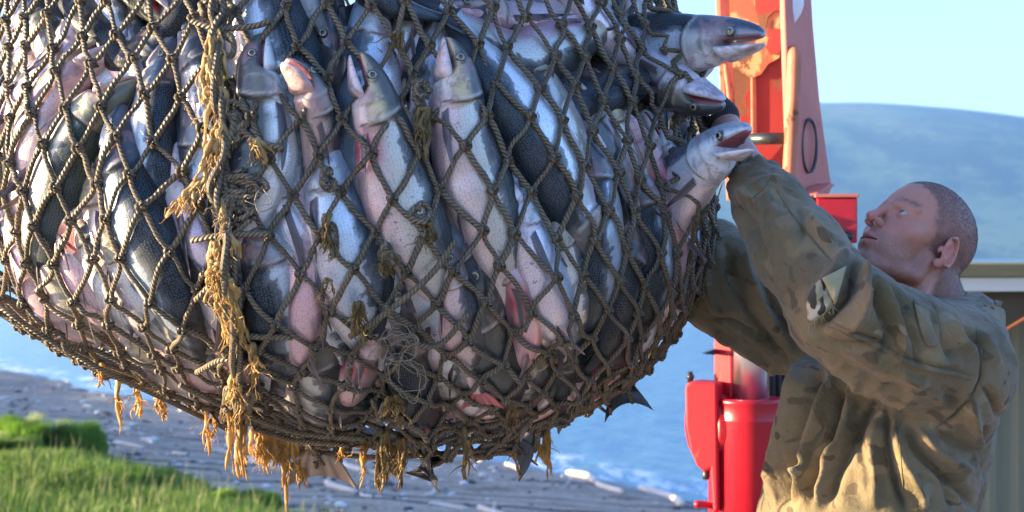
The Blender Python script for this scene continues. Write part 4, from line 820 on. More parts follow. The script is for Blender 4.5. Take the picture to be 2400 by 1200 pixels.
def knot(mb, P, N, up, r=.0052):
    x = np.cross(up, N); x /= np.linalg.norm(x)+1e-9; y = np.cross(N, x)
    rot = rn.uniform(-.5, .5); x, y = x*math.cos(rot)+y*math.sin(rot), y*math.cos(rot)-x*math.sin(rot)
    t = np.linspace(0, 2*np.pi, 15)[:-1]; sc_ = rn.uniform(.85, 1.15)
    for k in range(2):
        a_ = (.0068 if k == 0 else .0052)*sc_; b_ = (.0050 if k == 0 else .0072)*sc_
        Q = P+np.outer(np.cos(t)*a_, x)+np.outer(np.sin(t)*b_, y)+np.outer(.0045*np.sin(2*t+k*1.6)+.004*(k), N)
        Q = np.vstack((Q, Q[:1])); mb.tube(Q, r*.82, 6, caps=False)
mb = MB(); kb = MB()
for i in range(NR+1):
    for j in range(NC):
        back_side = math.sin(th0[i, j]) < -.35
        if i < NR:
            for dj in ((0, -1) if i % 2 == 0 else (0, 1)):
                j2 = (j+dj) % NC
                if rr_[i, j] < .07: continue
                bar(mb, KP[i, j], KN[i, j], KP[i+1, j2], KN[i+1, j2], slack=1.0 if KPX[i, j, 1] < 800 else 1.5)
        if not back_side and rr_[i, j] > .07: knot(kb, KP[i, j], KN[i, j], np.array((0, 0, 1.)))
mb.build('mesh_rope', M_rope, net, origin=tuple(net_o)); kb.build('mesh_knots', M_rope, net, origin=tuple(net_o))
# hanging ropes from the mouth of the bag up to the lifting hook (above the picture)
hook_z = KP[0, 0, 2]+.9; hc = np.array((KP[0, :, 0].mean(), D, hook_z)); mb = MB()
for j in range(0, NC, 2): mb.tube(crom([KP[0, j], KP[0, j]*.55+hc*.45+np.array((0, 0, -.06)), hc], 14), .006, 6)
mb.build('lifting_rope', M_rope, net, origin=tuple(hc))
mb = MB(); t = np.linspace(-.6, 4.2, 24); mb.tube(np.stack((hc[0]+.07*np.cos(t), 0*t+D, hook_z+.07*np.sin(t)), 1), .016, 10); mb.tube([hc+np.array((0, 0, .06)), hc+np.array((0, 0, 2.5))], .012, 8)
mb.build('hook', dark, net, origin=tuple(hc))

# the seam: thick tangled rope running down the front left, drawn against the bag
def bagline(pts, off=.012, n=None):
    Q = crom(np.array(pts, float), n or max(8, len(pts)*6)); P, N = zip(*[onbag(*q) for q in Q]); P, N = np.array(P), np.array(N); return P+N*off, N
seam_px = [(515, -60), (520, 40), (522, 80), (512, 160), (524, 230), (530, 300), (528, 380), (524, 450), (535, 520), (548, 600), (552, 690), (556, 780), (560, 860), (560, 930), (575, 990)]
rs = np.random.RandomState(8)
for k in range(3):
    P, N = bagline([(x+rs.normal(0, 9), y) for x, y in seam_px], .018+.006*k, 120)
    ph = k*2.1; P = P+np.cross(N, (0, 0, 1))*(.007*np.sin(np.linspace(0, 34, 120)+ph))[:, None]+N*(.006*np.cos(np.linspace(0, 34, 120)+ph))[:, None]
    mb = MB(); mb.tube(P, .0058, 8); mb.build('seam_rope', M_rope, net, origin=tuple(P[60]))
def tangle(cx, cy, rx, ry, n, rad=.0055, mat=None, seed=0, off=.02, name='rope_tangle', length=5):
    q = np.random.RandomState(seed); mb = MB()
    for k in range(n):
        a0 = q.uniform(0, 6.28); pts = []
        for t in range(length):
            a0 += q.uniform(.5, 1.6)*(1 if k % 2 else -1); r_ = q.uniform(.25, 1); pts.append((cx+rx*r_*math.cos(a0), cy+ry*r_*math.sin(a0)))
        P, N = bagline(pts, off, length*6); P = P+N*(.010*vnoise(P, 60, seed+k))[:, None]; mb.tube(P, rad*q.uniform(.8, 1.15), 7)
    o = mb.build(name, mat or M_rope, net, origin=tuple(onbag(cx, cy)[0])); return o
tangle(500, 45, 45, 55, 3, seed=1); tangle(540, 120, 42, 40, 3, seed=2); tangle(548, 290, 42, 50, 4, seed=3); tangle(560, 440, 80, 42, 8, seed=4, rad=.005)
tangle(552, 500, 55, 45, 5, seed=5, rad=.0045); tangle(545, 700, 25, 60, 4, seed=6); tangle(565, 930, 45, 55, 8, seed=7); tangle(905, 940, 50, 30, 3, seed=8, rad=.005)
tangle(770, 420, 22, 30, 3, seed=9); tangle(980, 500, 26, 26, 3, seed=10, rad=.005); tangle(985, 220, 22, 50, 3, seed=11, rad=.0048); tangle(905, 590, 16, 30, 3, seed=12); tangle(780, 560, 14, 40, 3, seed=14, rad=.004)
# straight mending ropes across the seam
for pts in ([(460, 60), (520, 78), (600, 74), (640, 60)], [(470, 430), (540, 415), (600, 440)], [(460, 560), (540, 548), (640, 546)], [(530, 265), (600, 330), (670, 352)], [(470, 690), (520, 640), (550, 600)], [(470, 850), (540, 820), (640, 850)], [(600, 980), (700, 1010), (820, 1020)],
            [(500, 690), (560, 760), (690, 770)], [(820, 770), (900, 720), (1000, 640), (1060, 560)], [(900, 700), (940, 770), (1020, 790), (1090, 720)], [(430, 880), (560, 940), (700, 990), (860, 1005)],
            [(760, 1040), (900, 1050), (1040, 1040), (1180, 1030)], [(0, 690), (120, 770), (260, 850), (400, 915), (540, 985)]):
    P, N = bagline(pts, .02); mb = MB(); mb.tube(P, .0055, 8); mb.build('mending_rope', M_rope, net, origin=tuple(P[len(P)//2]))

def tuft(px, py, length, wid, n=3, seed=0, free=False, name='frayed_strand', mat=None, colr=(1, 1, 1), lean=0, rad=.0042):
    """strands of frayed rope: along the bag from a photo point downwards, or hanging free below it"""
    q = np.random.RandomState(seed+77); mb = MB(); p0, n0 = onbag(px, py); starts = []
    n = n*2; rad = rad*.66
    for k in range(n):
        x0 = px+q.uniform(-1, 1)*wid; L = length*(q.uniform(.55, 1.0) if k else 1.0); K = max(5, int(L/14))
        if free:
            p, nn = onbag(x0, py+q.uniform(-8, 4)); m_ = L/F*p[1]; t = np.linspace(0, 1, 14)
            P = p+nn*.005+np.stack(((lean*m_*t)+.006*np.sin(t*6+q.rand()*6)*t, .004*np.cos(t*7+q.rand()*6)*t, -m_*t), 1)
        else:
            pts = [(x0, py)]
            for i in range(K): pts.append((pts[-1][0]+q.normal(0, 5)+lean*14, pts[-1][1]+L/K))
            P, N = bagline(pts, .026, K*3); P = P+N*(.006*vnoise(P, 40, k+seed))[:, None]
        starts.append(P[1]); kk = len(P); tt = np.linspace(0, 1, kk); r = rad*q.uniform(.6, 1.3)*(1+.35*np.sin(tt*q.uniform(9, 20)+q.rand()*6)+.25*vnoise(P, 120, seed+k))*(1-.55*tt**3); r[-1] *= .3
        sq = q.uniform(.45, 1.0); mb.tube(P, r, 9, c=np.array(colr)*q.uniform(.8, 1.15), squash=sq)
        for b in range(q.randint(1, 3)):      # side wisps
            i = q.randint(2, kk-3); w = P[i]+np.cumsum(np.vstack((np.zeros(3), q.normal(0, .003, (6, 3))+np.array((q.normal(0, .002), -.0015, -.004)))), 0); mb.tube(w, np.linspace(.0016, .0004, 7), 4, c=colr)
    if len(starts) > 1: starts.sort(key=lambda a: a[0]); mb.tube(crom(starts, max(6, 2*len(starts))), rad*.9, 7, c=colr)
    o = mb.build(name, mat or M_fray, net, origin=tuple(p0)); return o
T_ = [(515, 88, 170, 10, 5, 0), (500, 150, 120, 8, 4, 0), (525, 215, 190, 9, 5, 0), (520, 330, 130, 12, 4, -.3), (490, 420, 90, 12, 5, -.8), (600, 330, 60, 10, 3, .3), (528, 470, 130, 6, 3, .2), (520, 600, 90, 9, 5, 0), (516, 560, 150, 6, 4, 0), (525, 690, 110, 10, 4, .5), (600, 780, 100, 6, 3, .1), (560, 850, 80, 8, 5, 0), (545, 640, 170, 8, 4, .15), (575, 900, 60, 9, 3, 0)]
for i, (x, y, L, w_, n, ln) in enumerate(T_): tuft(x, y, L, w_, n, seed=i*3, lean=ln, rad=.0062, colr=(1.1, 1.0, .85))
# hanging free under the bag
H_ = [(278, 880, 105, 3, 2, 0), (325, 900, 55, 5, 3, 0), (375, 925, 40, 8, 3, .2), (487, 955, 85, 4, 2, 0), (504, 960, 50, 4, 2, 0), (540, 930, 150, 4, 2, 0), (560, 960, 130, 9, 4, 0), (572, 975, 115, 6, 3, 0), (620, 1035, 80, 14, 5, 0), (642, 1040, 70, 10, 3, .1), (664, 1040, 145, 3, 2, 0), (690, 1040, 95, 10, 6, .2),
      (802, 1040, 30, 4, 2, 0), (852, 1040, 75, 5, 2, 0), (900, 1030, 100, 14, 6, 0), (940, 1025, 95, 8, 4, 0), (915, 1040, 60, 26, 5, 0), (1098, 1030, 30, 3, 1, 0), (1213, 1045, 80, 3, 1, 0), (1265, 1020, 55, 3, 2, 0), (1282, 1015, 100, 7, 4, 0), (240, 850, 40, 4, 2, 0), (655, 1050, 60, 30, 6, 0), (600, 1010, 60, 20, 5, 0)]
for i, (x, y, L, w_, n, ln) in enumerate(H_): tuft(x, y, L*1.15+12, w_, n, seed=100+i*3, free=True, lean=ln, colr=(1.15, .95, .62) if x not in (900, 940, 915) else (.55, .50, .40), rad=.0058 if n > 1 else .0046)
tuft(905, 1010, 120, 12, 4, seed=300, free=True, colr=(.45, .42, .33), rad=.006); tuft(1085, 1000, 130, 5, 2, seed=301, free=True, colr=(.5, .46, .38), rad=.0062, lean=.05)
tuft(770, 500, 100, 8, 3, seed=310, colr=(.5, .47, .38)); tuft(770, 640, 60, 5, 2, seed=311, colr=(.6, .55, .45), rad=.003); tuft(905, 580, 60, 8, 4, seed=312, colr=(.45, .43, .35)); tuft(840, 690, 90, 10, 4, seed=313, colr=(.45, .42, .33)); tuft(985, 260, 120, 12, 4, seed=314, colr=(.42, .40, .33), rad=.006)
tuft(1000, 520, 50, 10, 3, seed=315, colr=(.42, .40, .33)); tuft(930, 90, 60, 12, 3, seed=317, colr=(.42, .40, .33)); tuft(1190, 920, 60, 8, 3, seed=318, colr=(.5, .48, .40)); tuft(920, 900, 70, 12, 5, seed=319, colr=(.45, .42, .33), rad=.006)
for i, (x, y, rx, ry, n) in enumerate(((930, 790, 60, 40, 12), (960, 860, 60, 60, 12), (830, 850, 30, 60, 6), (540, 530, 35, 40, 5), (930, 760, 50, 30, 8), (620, 470, 40, 30, 4))):
    tangle(x, y, rx, ry, max(2, n//3), rad=.0009, mat=M_thr, seed=40+i, off=.03, name='loose_thread', length=6)
# drops at the strand tips
m = NT('water_drop'); m.p('Base Color', rgb(.95, .97, 1)); m.p('Roughness', .02); m.p('Transmission Weight', 1.0); m.p('IOR', 1.33); M_drop = m.m
# ------------------------------------------------------------------ implicit-surface modelling (for the man)
def v3(*a): return np.array(a, float)
def smin(a, b, k):
    h = np.clip(.5+.5*(b-a)/k, 0, 1); return b*(1-h)+a*h-k*h*(1-h)
def smax(a, b, k): return -smin(-a, -b, k)
def sd_ell(P, c, r, Rm=None):
    q = P-np.asarray(c, float).astype(np.float32)
    if Rm is not None: q = q@np.asarray(Rm, np.float32)
    r = np.asarray(r, np.float32); k0 = np.sqrt(((q/r)**2).sum(-1)); k1 = np.sqrt(((q/(r*r))**2).sum(-1))+1e-9
    return k0*(k0-1)/k1
def sd_cap(P, a, b, ra, rb=None):
    rb = ra if rb is None else rb; a = np.asarray(a, np.float32); b = np.asarray(b, np.float32)
    ab = b-a; t = np.clip(((P-a)@ab)/(ab@ab), 0, 1); return np.sqrt(((P-a-t[..., None]*ab)**2).sum(-1))-(ra+(rb-ra)*t)
def sd_chain(P, pts, k=.02):
    d = None
    for (a, ra), (b, rb) in zip(pts[:-1], pts[1:]):
        e = sd_cap(P, a, b, ra, rb); d = e if d is None else smin(d, e, k)
    return d
def surface_net(fn, lo, hi, h):
    lo, hi = np.array(lo, float), np.array(hi, float); n = np.ceil((hi-lo)/h).astype(int)+1
    ax = [lo[i]+h*np.arange(n[i]) for i in range(3)]; G = np.empty(tuple(n), np.float32)
    for i0 in range(0, n[0], 24):   # slabs keep the memory small
        X = np.stack(np.meshgrid(ax[0][i0:i0+24], ax[1], ax[2], indexing='ij'), -1).astype(np.float32); G[i0:i0+24] = fn(X)
    S = G < 0; c = [S[i:n[0]-1+i, j:n[1]-1+j, k:n[2]-1+k] for i in (0, 1) for j in (0, 1) for k in (0, 1)]
    tot = sum(x.astype(np.int8) for x in c); cell = (tot > 0) & (tot < 8); ci = np.argwhere(cell); idm = np.full(cell.shape, -1, np.int64); idm[cell] = np.arange(len(ci))
    acc = np.zeros((len(ci), 3)); cnt = np.zeros(len(ci))
    for a in range(3):
        o1, o2 = [x for x in range(3) if x != a]
        for u in (0, 1):
            for w_ in (0, 1):
                p = ci.copy(); p[:, o1] += u; p[:, o2] += w_; q_ = p.copy(); q_[:, a] += 1
                g0 = G[tuple(p.T)]; g1 = G[tuple(q_.T)]; m_ = (g0 < 0) != (g1 < 0); t = np.where(m_, g0/(g0-g1+1e-12), 0)
                pos = p.astype(float); pos[:, a] += t; acc[m_] += pos[m_]; cnt[m_] += 1
    V = lo+h*acc/cnt[:, None]; Fs = []
    for a in range(3):
        o1, o2 = [(1, 2), (2, 0), (0, 1)][a]
        s0 = [slice(None)]*3; s1 = [slice(None)]*3; s0[a] = slice(0, -1); s1[a] = slice(1, None)
        A_, B_ = S[tuple(s0)], S[tuple(s1)]; e = np.argwhere(A_ != B_); e = e[(e[:, o1] > 0) & (e[:, o2] > 0) & (e[:, o1] < n[o1]-1) & (e[:, o2] < n[o2]-1)]
        def cid(d1, d2):
            p = e.copy(); p[:, o1] -= d1; p[:, o2] -= d2; return idm[tuple(p.T)]
        q_ = np.stack((cid(1, 1), cid(0, 1), cid(0, 0), cid(1, 0)), 1); flip = ~A_[tuple(e.T)]; q_[flip] = q_[flip][:, ::-1]; Fs.append(q_)
    F_q = np.concatenate(Fs); F_q = F_q[(F_q >= 0).all(1)]
    return V, F_q
def smooth_mesh(V, Fq, it=2, lam=.5):
    E = np.concatenate([Fq[:, [i, (i+1) % 4]] for i in range(4)]); E = np.concatenate((E, E[:, ::-1]))
    for _ in range(it):
        s = np.zeros_like(V); np.add.at(s, E[:, 0], V[E[:, 1]]); c = np.bincount(E[:, 0], minlength=len(V))[:, None]; V = V+lam*(s/np.maximum(c, 1)-V)
    return V
def vnormals(V, Fq):
    n = np.cross(V[Fq[:, 2]]-V[Fq[:, 0]], V[Fq[:, 3]]-V[Fq[:, 1]]); N = np.zeros_like(V)
    for i in range(4): np.add.at(N, Fq[:, i], n)
    return N/(np.linalg.norm(N, axis=1)[:, None]+1e-12)
def topx(V): return np.stack((1200+V[:, 0]/V[:, 1]*F, 600-(V[:, 2]-CZ)/V[:, 1]*F), 1)
def segdist(Q, pts):           # distance of 2-D points to a polyline and position along it 0..1
    best = np.full(len(Q), 1e9); pos = np.zeros(len(Q)); side = np.zeros(len(Q)); L = np.r_[0, np.cumsum(np.linalg.norm(np.diff(pts, axis=0), axis=1))]
    for i in range(len(pts)-1):
        a, b = pts[i], pts[i+1]; ab = b-a; t = np.clip(((Q-a)@ab)/(ab@ab+1e-9), 0, 1); d = Q-a-t[:, None]*ab; dd = np.hypot(d[:, 0], d[:, 1]); m_ = dd < best
        best[m_] = dd[m_]; pos[m_] = (L[i]+t[m_]*(L[i+1]-L[i]))/L[-1]; side[m_] = np.sign(ab[0]*d[m_, 1]-ab[1]*d[m_, 0])
    return best, pos, side

# ------------------------------------------------------------------ the man: head
DH = 2.74
HC = at(2140, 588, DH)        # between the ears
pa, pp = R(27), R(38)
Fv = v3(-math.cos(pa)*math.cos(pp), -math.sin(pa)*math.cos(pp), math.sin(pp)); Uv = v3(math.cos(pa)*math.sin(pp), math.sin(pa)*math.sin(pp), math.cos(pp))
Lv = np.cross(Uv, Fv)          # the man's left, towards the camera
HM = np.stack((Lv, Fv, Uv), 1)*.0106      # centimetres in head space -> metres
def h2w(p): return HC+np.asarray(p, float)@HM.T
HMi = np.linalg.inv(HM)
def w2h(P): return (P-HC)@HMi.T
NK0, NK1 = h2w((0, -2.2, -3.5)), at(2215, 800, 2.76)
def mir(fn): return smin(fn(1), fn(-1), .05)
def rotm(ax, deg): return np.array(Matrix.Rotation(R(deg), 3, ax))
nk1h = w2h(NK1)
def head_sdf(P):
    d = sd_ell(P, (0, -.8, 5.1), (7.4, 9.9, 8.5))
    d = smin(d, sd_ell(P, (0, 3.1, 2.9), (6.6, 6.1, 7.0)), 1.5)
    d = smin(d, sd_ell(P, (0, 4.4, -2.8), (5.5, 5.2, 5.0)), 1.5)
    d = smin(d, sd_ell(P, (0, 3.8, -5.8), (5.1, 5.0, 3.7)), 1.5)
    for s in (-1, 1):
        d = smin(d, sd_cap(P, (s*5.7, .4, -2.5), (s*5.3, .8, -6.2), 1.3, 1.2), 1.5); d = smin(d, sd_cap(P, (s*5.3, .8, -6.2), (s*1.8, 7.6, -8.8), 1.2, 1.1), 1.2)
        d = smin(d, sd_ell(P, (s*4.4, 5.7, -.7), (2.3, 2.0, 1.8)), 2.2)
        d = smax(d, -sd_ell(P, (s*3.25, 10.2, 1.9), (2.1, 2.1, 1.35)), .9)
        d = smin(d, sd_cap(P, (s*4.9, 7.3, 3.4), (s*1.0, 9.25, 3.5), .75, .75), .7)
        # eyelids
        lid = sd_ell(P, (s*3.25, 7.45, 1.9), (1.6, 1.5, 1.42)); lid = smax(lid, -sd_ell(P, (s*3.35, 9.1, 1.85), (1.42, 1.1, .47), rotm('Y', s*-6)), .12); d = smin(d, lid, .35)
    d = smin(d, sd_cap(P, (0, 8.9, 3.3), (0, 11.3, -.7), .62, .85), .8)
    d = smin(d, sd_ell(P, (0, 11.45, -1.1), (.92, 1.1, .85)), .4)
    for s in (-1, 1):
        d = smin(d, sd_ell(P, (s*1.35, 10.35, -1.55), (.72, 1.0, .72)), .4)
    d = smin(d, sd_ell(P, (0, 7.6, -4.6), (3.4, 2.55, 2.5)), 1.0)
    d = smin(d, sd_ell(P, (0, 7.9, -8.1), (2.3, 1.7, 1.55)), 1.2)
    for s in (-1, 1):
        d = smin(d, sd_cap(P, (s*2.3, 8.8, -4.75), (s*.55, 10.15, -4.15), .30, .42), .35); d = smin(d, sd_cap(P, (0, 10.05, -4.25), (s*.55, 10.15, -4.15), .40, .42), .3)
        d = smin(d, sd_cap(P, (s*2.2, 8.7, -5.0), (0, 9.75, -5.45), .30, .52), .35)
        d = smax(d, -sd_ell(P, (s*.62, 11.0, -2.15), (.36, .55, .36)), .18)
    d = smax(d, -sd_ell(P, (0, 9.2, -4.82), (2.35, 1.6, .17)), .15)
    d = smax(d, -sd_ell(P, (0, 10.6, -6.9), (2.5, .9, .55)), .9)
    d = smax(d, -sd_cap(P, (2.2, 10.3, -1.8), (3.6, 9.6, -5.0), .22, .2), .9); d = smax(d, -sd_cap(P, (-2.2, 10.3, -1.8), (-3.6, 9.6, -5.0), .22, .2), .9)
    # ears
    for s in (-1, 1):
        Re = rotm('X', -10)@rotm('Z', s*-24); e = sd_ell(P, (s*7.75, -.9, .2), (.55, 1.85, 3.1), Re)
        for i in range(9):
            a0, a1 = math.radians(-100+i*27), math.radians(-73+i*27)
            f = lambda a: np.array((s*8.25, -.9, .35))+Re@np.array((s*.25, -1.75*math.cos(a)+.0, 2.75*math.sin(a)*1.0))*1.0
            if i < 8: e = smin(e, sd_cap(P, f(a0), f(a1), .34), .15)
        e = smin(e, sd_ell(P, (s*7.7, -.1, -2.7), (.55, .9, .9)), .4)
        e = smin(e, sd_cap(P, (s*8.2, .1, 1.9), (s*8.2, -.6, -1.4), .25), .3)
        e = smax(e, -sd_ell(P, (s*8.75, -.55, .1), (.75, .75, 1.35)), .25); e = smax(e, -sd_ell(P, (s*8.6, -1.2, 1.4), (.5, .45, 1.0)), .3)
        e = smin(e, sd_ell(P, (s*7.6, .75, -.25), (.6, .45, .75)), .25); d = smin(d, e, .35)
    nk = sd_cap(P, (0, -2.0, -1.5), nk1h, 5.9, 6.6); d = smin(d, nk, 1.8)
    d = smin(d, sd_cap(P, (3.5, -2.5, -3), w2h(at(2130, 800, 2.62)), 1.6, 1.7), 1.2)
    return d
print('head...')
Vh, Fh = surface_net(head_sdf, (-9.8, -14, -20), (9.8, 13.4, 14.6), .17)
Vh = smooth_mesh(Vh, Fh, 1, .4)
x, y, z = Vh.T
skin = np.array((.43, .19, .125)); Cn = np.tile(skin, (len(Vh), 1))
def wash(mask, colr, amt): 
    global Cn
    mask = np.clip(mask, 0, 1)[:, None]*amt; Cn = Cn*(1-mask)+np.array(colr)*mask
g3 = lambda c, r: np.exp(-(((Vh-np.array(c))/np.array(r))**2).sum(1))
for s in (-1, 1):
    wash(g3((s*4.6, 8, -1.2), (2.6, 3.4, 2.3)), (.52, .17, .14), .45); wash(g3((s*8, -.8, 0), (1.5, 2.2, 3.4)), (.60, .19, .16), .6)
    wash(g3((s*3.3, 9, 1.2), (2.0, 2, .8)), (.40, .17, .15), .5)
    bx = np.abs(x-s*3.0); wash(np.exp(-((z-(4.1+.35*np.cos((x-s*3.0)/2.2)))/.62)**2)*sstep(bx, 2.7, 2.0)*(y > 6)*(.6+.5*vnoise(Vh, 2.6, 3)), (.07, .04, .028), .95)
wash(g3((0, 11.8, -1), (1.8, 1.8, 1.6)), (.60, .17, .15), .7); wash(sstep(-z, 6, 13)*sstep(y, -6, 0), (.52, .15, .13), .6)
wash(np.exp(-(np.abs(z+4.85)/.75)**4)*(np.abs(x) < 2.5)*(y > 9.2+.0*x)*sstep(2.5-np.abs(x), 0, .5), (.42, .13, .13), .8)
beard = np.clip(sstep(-z, 1.5, 4.5)*sstep(y, -1, 2)*(z > -11)+sstep(-z, -1, 1)*np.exp(-((y-1.9)/1.1)**2)*(np.abs(x) > 5), 0, 1)*(1-np.exp(-((z+4.8)/.8)**2)*(np.abs(x) < 2.6)); wash(beard*(.65+.5*vnoise(Vh, 5, 2)+.3*vnoise(Vh, 12, 8)), (.13, .085, .06), .62)
wash(sstep(vnoise(Vh, .8, 11), .1, .7), (.55, .20, .17), .22); wash(sstep(vnoise(Vh, 3.5, 12), .3, .8), (.38, .17, .13), .2)
yf = np.interp(z, [-9, -7, -1.5, -1, 1, 4, 7, 9.2, 10.5, 14], [-9, -4.2, -1.8, 2.2, 2.6, 4.6, 5.3, 7.4, 8.6, 12]); hm_ = sstep(yf-y+.5*vnoise(Vh, 1.5, 7)+.35*vnoise(Vh, 5, 9), -.5, .9)*(z > -8.5)*(1-(np.abs(x) > 7.5)*(z < 4)*(np.abs(y+.9) < 2.6)*(z > -4))
wash(hm_*(.8+.25*vnoise(Vh, 6, 4)), (.085, .06, .052), .80)
HairMask = hm_
Wh = h2w(Vh)
# neck line under the collar stays with the body: torso, hands and arms as one low inner body
def hand_pts(w0, dirv, nrm, curl, thumb=1):
    """finger chains of a hand: wrist w0, direction of the fingers, palm normal"""
    dirv = dirv/np.linalg.norm(dirv); nrm = nrm-dirv*(nrm@dirv); nrm /= np.linalg.norm(nrm); sd = np.cross(dirv, nrm); ch = []
    palm = [(w0+dirv*.02, .024), (w0+dirv*.085, .022)]
    for k, (o_, ln_) in enumerate(((-.030, .066), (-.010, .078), (.011, .073), (.030, .058))):
        p = w0+dirv*.088+sd*o_; d = dirv.copy(); c_ = [(w0+dirv*.03+sd*o_*.8, .0125), (p, .0105)]
        for j, f_ in enumerate((.45, .32, .23)):
            a = R(curl*(1, 1.15, .8)[j]+4*k); d = d*math.cos(a)-nrm*math.sin(a); d /= np.linalg.norm(d); p = p+d*ln_*f_; c_.append((p, .0098-.0012*j))
            nrm_ = nrm
            # rotate the palm normal with the bend
            nrm = nrm*math.cos(a)+(dirv*0+np.cross(sd, nrm))*0+nrm*0+0
            nrm = np.cross(d, sd)*-1 if np.cross(d, sd)@nrm_ < 0 else np.cross(d, sd); nrm /= np.linalg.norm(nrm)
        nrm = np.cross(sd, dirv); nrm = nrm if nrm@(hand_pts.n0) > 0 else -nrm; ch.append(c_)
    t0 = w0+dirv*.030-sd*.026*thumb; ch.append([(t0, .014), (t0+(dirv*.6-sd*.7*thumb-hand_pts.n0*.3)*.035, .0125), (t0+(dirv*.95-sd*.75*thumb-hand_pts.n0*.7)*.060, .0108), (t0+(dirv*1.15-sd*.55*thumb-hand_pts.n0*1.0)*.080, .0092)])
    return palm, ch
WR = at(1700, 292, 2.92); CUFF = at(1752, 398, 2.76); KN_ = at(1655, 240, 3.0)
hand_pts.n0 = v3(-.6, .5, .1); palmL, fingL = hand_pts(KN_, v3(-.85, .3, .35), hand_pts.n0, 38)
WR2 = at(1610, 560, 3.22); hand_pts.n0 = v3(-.5, -.6, .2); palmR, fingR = hand_pts(WR2, v3(-.7, -.1, .7), hand_pts.n0, 38, -1)
NECKB = at(2215, 760, 2.76)
def arm_sdf(P):
    d = sd_chain(P, [(at(1960, 735, 2.55), .047), (at(1835, 560, 2.66), .046), (CUFF, .037), (WR, .028), (KN_, .028)], .01)
    return d
def torso_sdf(P):
    d = sd_chain(P, [(at(2170, 850, 2.74), .13), (at(2080, 1100, 2.76), .13), (at(2040, 1400, 2.8), .13)], .03); d = smin(d, sd_cap(P, NECKB, at(2190, 850, 2.75), .062, .07), .03)
    d = smin(d, sd_chain(P, [(at(2215, 860, 2.60), .06), (at(1960, 735, 2.55), .047)], .02), .04)
    d = smin(d, sd_chain(P, [(at(2180, 870, 2.92), .06), (at(1900, 760, 2.98), .048), (at(1720, 680, 3.08), .042), (WR2, .03)], .02), .04)
    d = smin(d, sd_chain(P, [(at(2060, 1380, 2.72), .10), (v3(.70, 2.70, 3.85), .065), (v3(.74, 2.76, 3.42), .045)], .02), .04); d = smin(d, sd_chain(P, [(at(2060, 1380, 2.92), .10), (v3(.76, 2.98, 3.85), .065), (v3(.80, 3.02, 3.42), .045)], .02), .04)
    return d
Va, Fa = surface_net(arm_sdf, at(1990, 800, 2.6)*0+np.minimum(at(1990, 800, 2.45), at(1640, 200, 2.45))-v3(.05, 0, 0), np.maximum(at(1990, 800, 3.0), at(1640, 200, 3.0))+v3(.05, 0, .03), .0045); Va = smooth_mesh(Va, Fa, 1)
Vt, Ft = surface_net(torso_sdf, (.2, 2.35, 3.38), (1.1, 3.35, 5.0), .014)
n1, n2 = len(Wh), len(Va); Vall = np.vstack((Wh, Va, Vt)); Fall = np.vstack((Fh, Fa+n1, Ft+n1+n2))
Call = np.vstack((np.clip(Cn, 0, 1), np.tile(skin*(.98, 1.12, 1.15), (n2, 1)), np.tile(skin, (len(Vt), 1))))
m = NT('skin'); g = m.obj(); vc = m.n('VertexColor', layer_name='Col').outputs[0]
c = m.mix(m.ramp(m.noise(g, 260, 3, .6), .35, .7, 0, .22), vc, (.28, .12, .10)); c = m.mix(m.ramp(m.noise(g, 45, 5, .7), .4, .7, 0, .2), c, (.60, .24, .20)); m.p('Base Color', c)
m.p('Roughness', .46); m.p('Specular IOR Level', .45); m.p('Subsurface Weight', .12); m.p('Subsurface Radius', (.012, .005, .003)); m.p('Normal', m.bump(m.math('ADD', m.noise(g, 420, 3, .6), m.math('MULTIPLY', m.noise(g, 90, 4), 1.2)), .6, .0014)); M_skin = m.m
mb = MB(); mb.add(Vall, Fall.tolist(), Call); FEET = v3(.77, 2.87, 3.3)
man = mb.build('person', M_skin, origin=tuple(FEET)); tag(man, 'person with cropped hair in torn camouflage jacket, both arms reaching up to the net', 'person')
bpy.context.view_layer.update()
# eyes
m = NT('eyeball'); g = m.obj(); sx = m.n('SeparateXYZ', i_0=g).outputs; rr2 = m.math('SQRT', m.math('ADD', m.math('MULTIPLY', sx[0], sx[0]), m.math('MULTIPLY', sx[2], sx[2])))
c = m.mix(m.ramp(rr2, .0053, .0058), m.mix(m.ramp(rr2, .0020, .0024), (.005, .005, .006), (.05, .075, .09)), (.36, .31, .29)); m.p('Base Color', c); m.p('Roughness', .08); m.p('Coat Weight', 1.0)
for s in (-1, 1):
    mb = MB(); n_, k_ = 20, 28; t = np.linspace(0, np.pi, n_); a = np.linspace(0, 2*np.pi, k_, endpoint=False)
    v = np.stack((np.outer(np.sin(t), np.cos(a)), np.outer(np.cos(t), np.ones(k_)), np.outer(np.sin(t), np.sin(a))), -1)*.0124; mb.add(v, [(i*k_+j, i*k_+(j+1) % k_, (i+1)*k_+(j+1) % k_, (i+1)*k_+j) for i in range(n_-1) for j in range(k_)])
    e = mb.build('eye', m.m); e.parent = man; gz = Vector(Fv+Uv*.30+Lv*.05).normalized()
    e.matrix_local = Matrix.Translation(Vector(h2w((s*3.25, 7.72, 1.88)))-man.location)@gz.to_track_quat('Y', 'Z').to_matrix().to_4x4()
